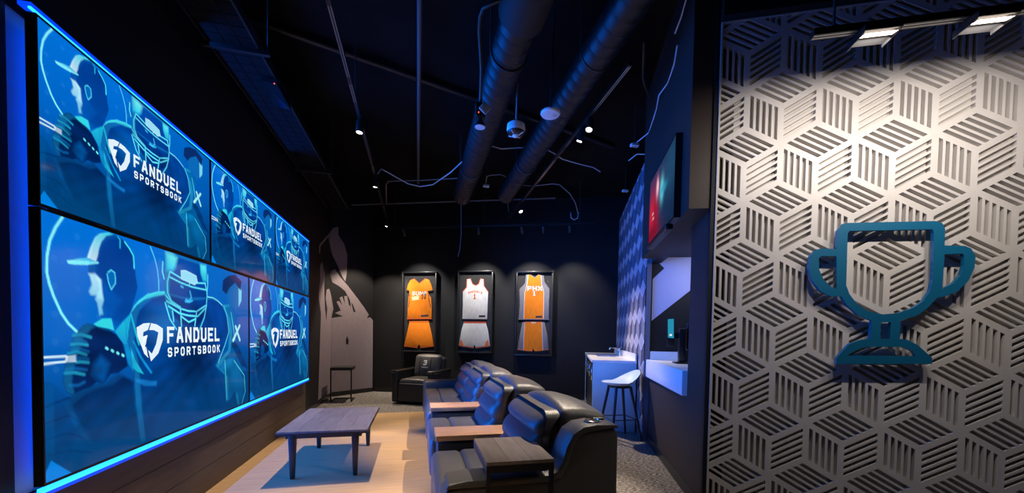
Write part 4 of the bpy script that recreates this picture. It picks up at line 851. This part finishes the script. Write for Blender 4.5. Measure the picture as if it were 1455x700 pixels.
# linear flood lights washing the cube panel
fl_ = thing('track_light', 'ceiling track with two linear flood lamps washing the cube panel', 'track light', (4.1,PF-.8,2.9), PAN)
DPN = PF-.8
part('rail', MB().box((3.405,DPN-.02,2.88),(6.0,DPN+.02,2.915)), BLACKMETAL, fl_)
for s0,s1 in ((3.41,3.60),(3.77,4.05),(4.23,4.35)):
    for sg in (-.011,.007): part('contact_strip', box((s0,DPN+sg,2.8795),(s1,DPN+sg+.005,2.88)), RAILHI, fl_)
for n in (3.5,4.4,5.4): part('hanger_rod', MB().tube([(n,DPN,2.915),(n,DPN,4.195)], .007, 6), DARKPIPE, fl_)
FLOOD = mat('lit_flood_lens', (.9,.9,.9), .3, emit=(1,.82,.66), estr=9)
for n0 in (3.615,4.068,4.53):
    n1 = n0+.138
    hd = part('flood_housing', MB().box((n0-.01,DPN-.05,2.86),(n1+.01,DPN+.08,2.877)).box((n0-.01,DPN-.06,2.845),(n1+.01,DPN-.05,2.877)).box((n0-.01,DPN-.05,2.842),(n0-.006,DPN+.08,2.86)).box((n1+.006,DPN-.05,2.842),(n1+.01,DPN+.08,2.86)), BLACKMETAL, fl_)
    part('flood_lens', MB().add([(n0,DPN-.045,2.839),(n1,DPN-.045,2.839),(n1,DPN+.0,2.85),(n0,DPN+.0,2.85)], [(0,1,2,3)]), FLOOD, hd)
    light('AREA', 'panel_flood', wp(PAN,(n0+n1)/2,DPN+.005,2.833), wp(PAN,(n0+n1)/2,PF,2.15), 8.5, (1,.90,.80), .13, .03)
# cable tray along the left wall
TRAY = mat('dark_tray_tile', (.006,.006,.007), .8, spec=.1)
tx = thing('ceiling_tray', 'dark gridded tray hanging along the ceiling above the screens', 'tray', (.21,1.8,3.5))
part('side_rail', box((.03,-2.5,3.49),(.045,5.35,3.56)), BLACKMETAL, tx); part('side_rail', box((.375,-2.5,3.49),(.39,5.35,3.56)), BLACKMETAL, tx)
part('tray_deck', box((.045,-2.5,3.515),(.375,5.35,3.53)), BLACKPLASTIC, tx)
tile = MB().box((-.052,-.052,-.006),(.052,.052,0)).mesh('tile', TRAY)
for i in range(71):
    for k in range(3):
        o = bpy.data.objects.new('tile', tile); COL.objects.link(o); o.parent = tx; o.location = (.10+.11*k-.21, -2.44+.11*i-1.8, 3.515-3.5)
for y in (-.6,1.33,3.64):
    part('cross_bar', box((-.0,y-.015,3.455),(.46,y+.015,3.485)), BLACKMETAL, tx)
    for x in (.015,.445): part('hanger_rod', MB().tube([(x,y,3.485),(x,y,4.195)], .006, 6), DARKPIPE, tx)
dv = thing('ceiling_box', 'glossy dark box with a tiny red light under the ceiling tray', 'equipment box', (.34,1.82,3.42))
part('case', MB().add([(.27,1.70,3.47),(.40,1.68,3.44),(.43,1.95,3.38),(.28,1.95,3.40),(.27,1.70,3.487),(.40,1.68,3.487),(.43,1.95,3.487),(.28,1.95,3.487)], [(0,3,2,1),(4,5,6,7),(0,1,5,4),(1,2,6,5),(2,3,7,6),(3,0,4,7)]), mat('glossy_dark_case', (.05,.06,.07), .12, metal=.8), dv)
part('status_light', MB().lathe([(.004,3.436),(.005,3.44)], (.385,1.66,0), 8), mat('red_status_light', (.2,0,0), .3, emit=(1,.06,.02), estr=6), dv)
# pipes
def pipe(name, label, pts, r, mt, cat='pipe'): return solo(name, MB().tube(pts, r, 8), mt, label, cat, pts[0], smooth=50)
pipe('ceiling_pipe', 'long straight conduit running away along the ceiling', [(1.58,-3,4.13),(1.58,5.5,4.13)], .022, mat('blue_grey_conduit', (.10,.11,.13), .5))
pipe('ceiling_pipe', 'dark pipe crossing the ceiling diagonally', [(-.1,1.915,4.15),(.55,2.11,4.15),(3.57,3.02,4.15),(4.4,3.27,4.15)], .032, BLACKMETAL)
pipe('ceiling_pipe', 'thin pipe crossing in front of the back wall', [(.28,6.42,3.9),(2.19,5.64,3.9),(4.07,4.88,3.9)], .014, mat('steel_conduit', (.16,.17,.19), .4))
pipe('ceiling_cable', 'pale cable sagging from the left track to the ridged duct', [(1.0,4.0,3.66),(1.05,4.01,3.74),(1.11,4.02,3.72),(1.23,4.07,3.68),(1.43,4.16,3.62),(1.61,4.17,3.6),(1.8,4.03,3.6),(2.03,3.63,3.65),(2.2,3.32,3.73)], .008, WHITECABLE, 'cable')
pipe('ceiling_conduit', 'thin grey conduit bent from the left track toward the duct', [(.99,5.84,3.8),(1.06,4.8,3.8),(1.10,4.65,3.8),(1.2,4.60,3.8),(1.64,4.44,3.8),(2.2,4.19,3.8)], .009, mat('grey_conduit', (.22,.23,.25), .5), 'conduit')
pipe('ceiling_cable', 'pale cable running over both ducts', [(2.5,3.0,3.8),(2.65,3.04,3.8),(2.87,3.06,3.85),(3.2,2.99,3.87),(3.38,3.02,3.82),(3.54,3.11,3.8),(3.79,3.18,3.8),(4.07,3.24,3.8),(4.23,3.35,3.8)], .008, WHITECABLE, 'cable')
pipe('ceiling_conduit', 'thin grey conduit looping between the two ducts', [(2.66,4.33,3.8),(2.62,4.0,3.8),(2.66,3.94,3.8),(2.8,3.87,3.8),(2.88,3.9,3.8),(2.95,4.05,3.84),(3.02,4.41,3.87),(3.23,5.17,3.8),(3.34,5.58,3.8)], .008, MATS['grey_conduit'], 'conduit')
pipe('ceiling_cable', 'grey cable running right and drooping toward the back wall', [(3.2,4.2,3.8),(3.45,4.16,3.8),(3.7,3.99,3.8),(3.82,3.99,3.8),(4.14,4.33,3.8),(4.4,4.7,3.78),(4.61,5.06,3.7)], .008, mat('grey_cable', (.3,.31,.34), .5), 'cable')
pipe('hanging_wire', 'loose wire hanging down below the end of the ridged duct', [(2.32,4.9,4.2),(2.32,4.9,3.6),(2.33,4.9,3.13),(2.31,4.9,2.85),(2.28,4.9,2.71)], .006, mat('blue_grey_wire', (.2,.24,.32), .5), 'wire')
pipe('ceiling_cable', 'pale cable at the top of the bulkhead', [(3.45,.4,3.95),(3.55,.54,3.9),(3.62,.69,3.9),(3.66,.82,3.88)], .007, WHITECABLE, 'cable')
pipe('ceiling_cable', 'pale cable drooping beside the bulkhead to a small box', [(3.68,.81,3.78),(3.72,.90,3.7),(3.78,1.03,3.7),(3.83,1.15,3.7),(3.86,1.33,3.7),(3.98,1.55,3.7),(4.06,1.73,3.7),(4.17,1.98,3.7),(4.16,2.22,3.7)], .007, WHITECABLE, 'cable')
pipe('ceiling_cable', 'short pale cable above the patterned wall', [(4.44,2.9,3.8),(4.48,2.75,3.83),(4.6,2.66,3.8)], .007, WHITECABLE, 'cable')
pipe('ceiling_conduit', 'dark bent conduit on the ceiling near the bulkhead', [(3.63,1.24,4.1),(3.9,1.69,4.1),(4.0,1.81,4.1),(4.42,2.24,4.1),(4.69,2.47,4.1)], .014, DARKPIPE, 'conduit')
pipe('hanging_wire', 'small looped wire hanging before the back wall', [(4.25,4.55,3.55),(4.26,4.55,3.46),(4.31,4.53,3.42),(4.37,4.51,3.45),(4.38,4.5,3.56)], .006, WHITECABLE, 'wire')
def smallbox(label, p):
    t = thing('junction_box', label, 'junction box', p)
    x,y,z = p
    part('case', MB().rbox((x-.05,y-.03,z),(x+.05,y+.03,z+.035), .008), WHITEPLASTIC, t, smooth=50)
    part('stem', MB().tube([(x,y,z+.035),(x,y,4.2)], .004, 6), DARKPIPE, t)
    part('face_plate', box((x-.03,y-.016,z-.003),(x+.03,y+.016,z-.0005)), mat('grey_face_plate', (.3,.3,.32), .4), t)
smallbox('small white box hanging from the cable beside the bulkhead', (4.17,2.29,3.68)); smallbox('small white box on the ceiling before the patterned wall', (4.98,3.94,3.78)); smallbox('small white box between the two round ducts', (2.66,4.28,3.74))
# ceiling devices
cd_ = thing('dome_camera', 'white dome camera hanging on a rod under the ceiling', 'camera', (2.49,1.58,3.2))
part('rod', MB().tube([(2.49,1.58,3.36),(2.5,1.56,4.19)], .008, 8), mat('pale_rod', (.5,.52,.56), .35, metal=.5), cd_, smooth=40)
part('housing', MB().lathe([(.035,3.375),(.06,3.365),(.085,3.345),(.09,3.30),(.085,3.28)], (2.49,1.58,0), 28), WHITEPLASTIC, cd_, smooth=40)
part('dark_ring', MB().lathe([(.084,3.279),(.075,3.262),(.05,3.248)], (2.49,1.58,0), 28), BLACKPLASTIC, cd_, smooth=40)
part('lens_dome', MB().lathe([(.034,3.2475),(.03,3.238),(.015,3.23)], (2.49,1.58,0), 20), WHITEPLASTIC, cd_, smooth=40)
for k in range(4):
    a = PI/4+k*PI/2; part('ring_spoke', MB().tube([(2.49+.034*math.cos(a),1.58+.034*math.sin(a),3.245),(2.49+.08*math.cos(a),1.58+.08*math.sin(a),3.262)], .006, 6), WHITEPLASTIC, cd_, smooth=40)
ap = thing('wireless_disk', 'white ceiling disk hanging in front of the smooth duct', 'ceiling disk', (2.72,1.24,3.28))
part('disk', MB().lathe([(.07,3.325),(.085,3.318),(.088,3.305),(.08,3.293),(.05,3.288)], (2.72,1.24,0), 32), WHITEPLASTIC, ap, smooth=40)
part('emblem_ring', MB().tube([(2.755+.014*math.cos(2*PI*k/16),1.225+.014*math.sin(2*PI*k/16),3.2875) for k in range(16)], .002, 6, closed=True), MATS['grey_face_plate'], ap)
part('stem', MB().tube([(2.72,1.24,3.325),(2.74,1.24,4.19)], .01, 8), BLACKMETAL, ap, smooth=40)
al = thing('ceiling_sensor', 'black ceiling sensor with a pale square face and a red light', 'sensor', (2.125,1.43,3.2))
part('case', MB().rbox((2.075,1.40,3.28),(2.165,1.47,3.41), .012), BLACKPLASTIC, al, smooth=50)
q = Matrix.Rotation(math.radians(40),3,'Y'); cc = Vector((2.155,1.38,3.35))
part('face_plate', MB().add([tuple(cc+q@Vector(v)) for v in ((-.04,0,-.04),(.04,0,-.04),(.04,0,.04),(-.04,0,.04),(-.04,.02,-.04),(.04,.02,-.04),(.04,.02,.04),(-.04,.02,.04))], [(0,1,2,3),(4,7,6,5),(0,4,5,1),(1,5,6,2),(2,6,7,3),(3,7,4,0)]), mat('pale_sensor_face', (.5,.48,.45), .4), al, bevel=.008)
part('horn', MB().lathe([(.045,3.20),(.042,3.225),(.02,3.26),(.02,3.285)], (2.12,1.43,0), 20), BLACKPLASTIC, al, smooth=40)
part('horn_rim', MB().lathe([(.046,3.196),(.046,3.202)], (2.12,1.43,0), 20), WHITEPLASTIC, al, smooth=40)
part('status_light', MB().lathe([(.005,-.003),(.004,.0)], (2.10,1.398,3.31), 8, 'y'), MATS['red_status_light'], al)
part('cord', MB().tube([(2.12,1.43,3.41),(2.09,1.2,3.55),(2.07,1.11,3.6),(2.03,.95,3.68),(2.02,.84,3.7),(2.03,.76,3.7),(2.11,.68,3.7),(2.2,.65,3.72)], .014, 8), BLACKMETAL, al, smooth=50)
# outlet plate on the near end of the screen wall
op = thing('wall_plate', 'blank wall plate beside the near lower screen', 'wall plate', (MX,.0,.75))
part('plate', box((MX,-.045,.72),(MX+.006,.018,.895)), WHITEPLASTIC, op, bevel=.002)
part('screw', MB().lathe([(.006,MX+.006),(.005,MX+.0085)], (0,.005,.735), 10, 'x'), CHROME, op)
# bar room light
light('AREA', 'bar_soffit_light', wp(PHI,3.9,3.2,2.34), wp(PHI,3.75,3.5,1.2), 10, (.75,.8,1), .3, .3)
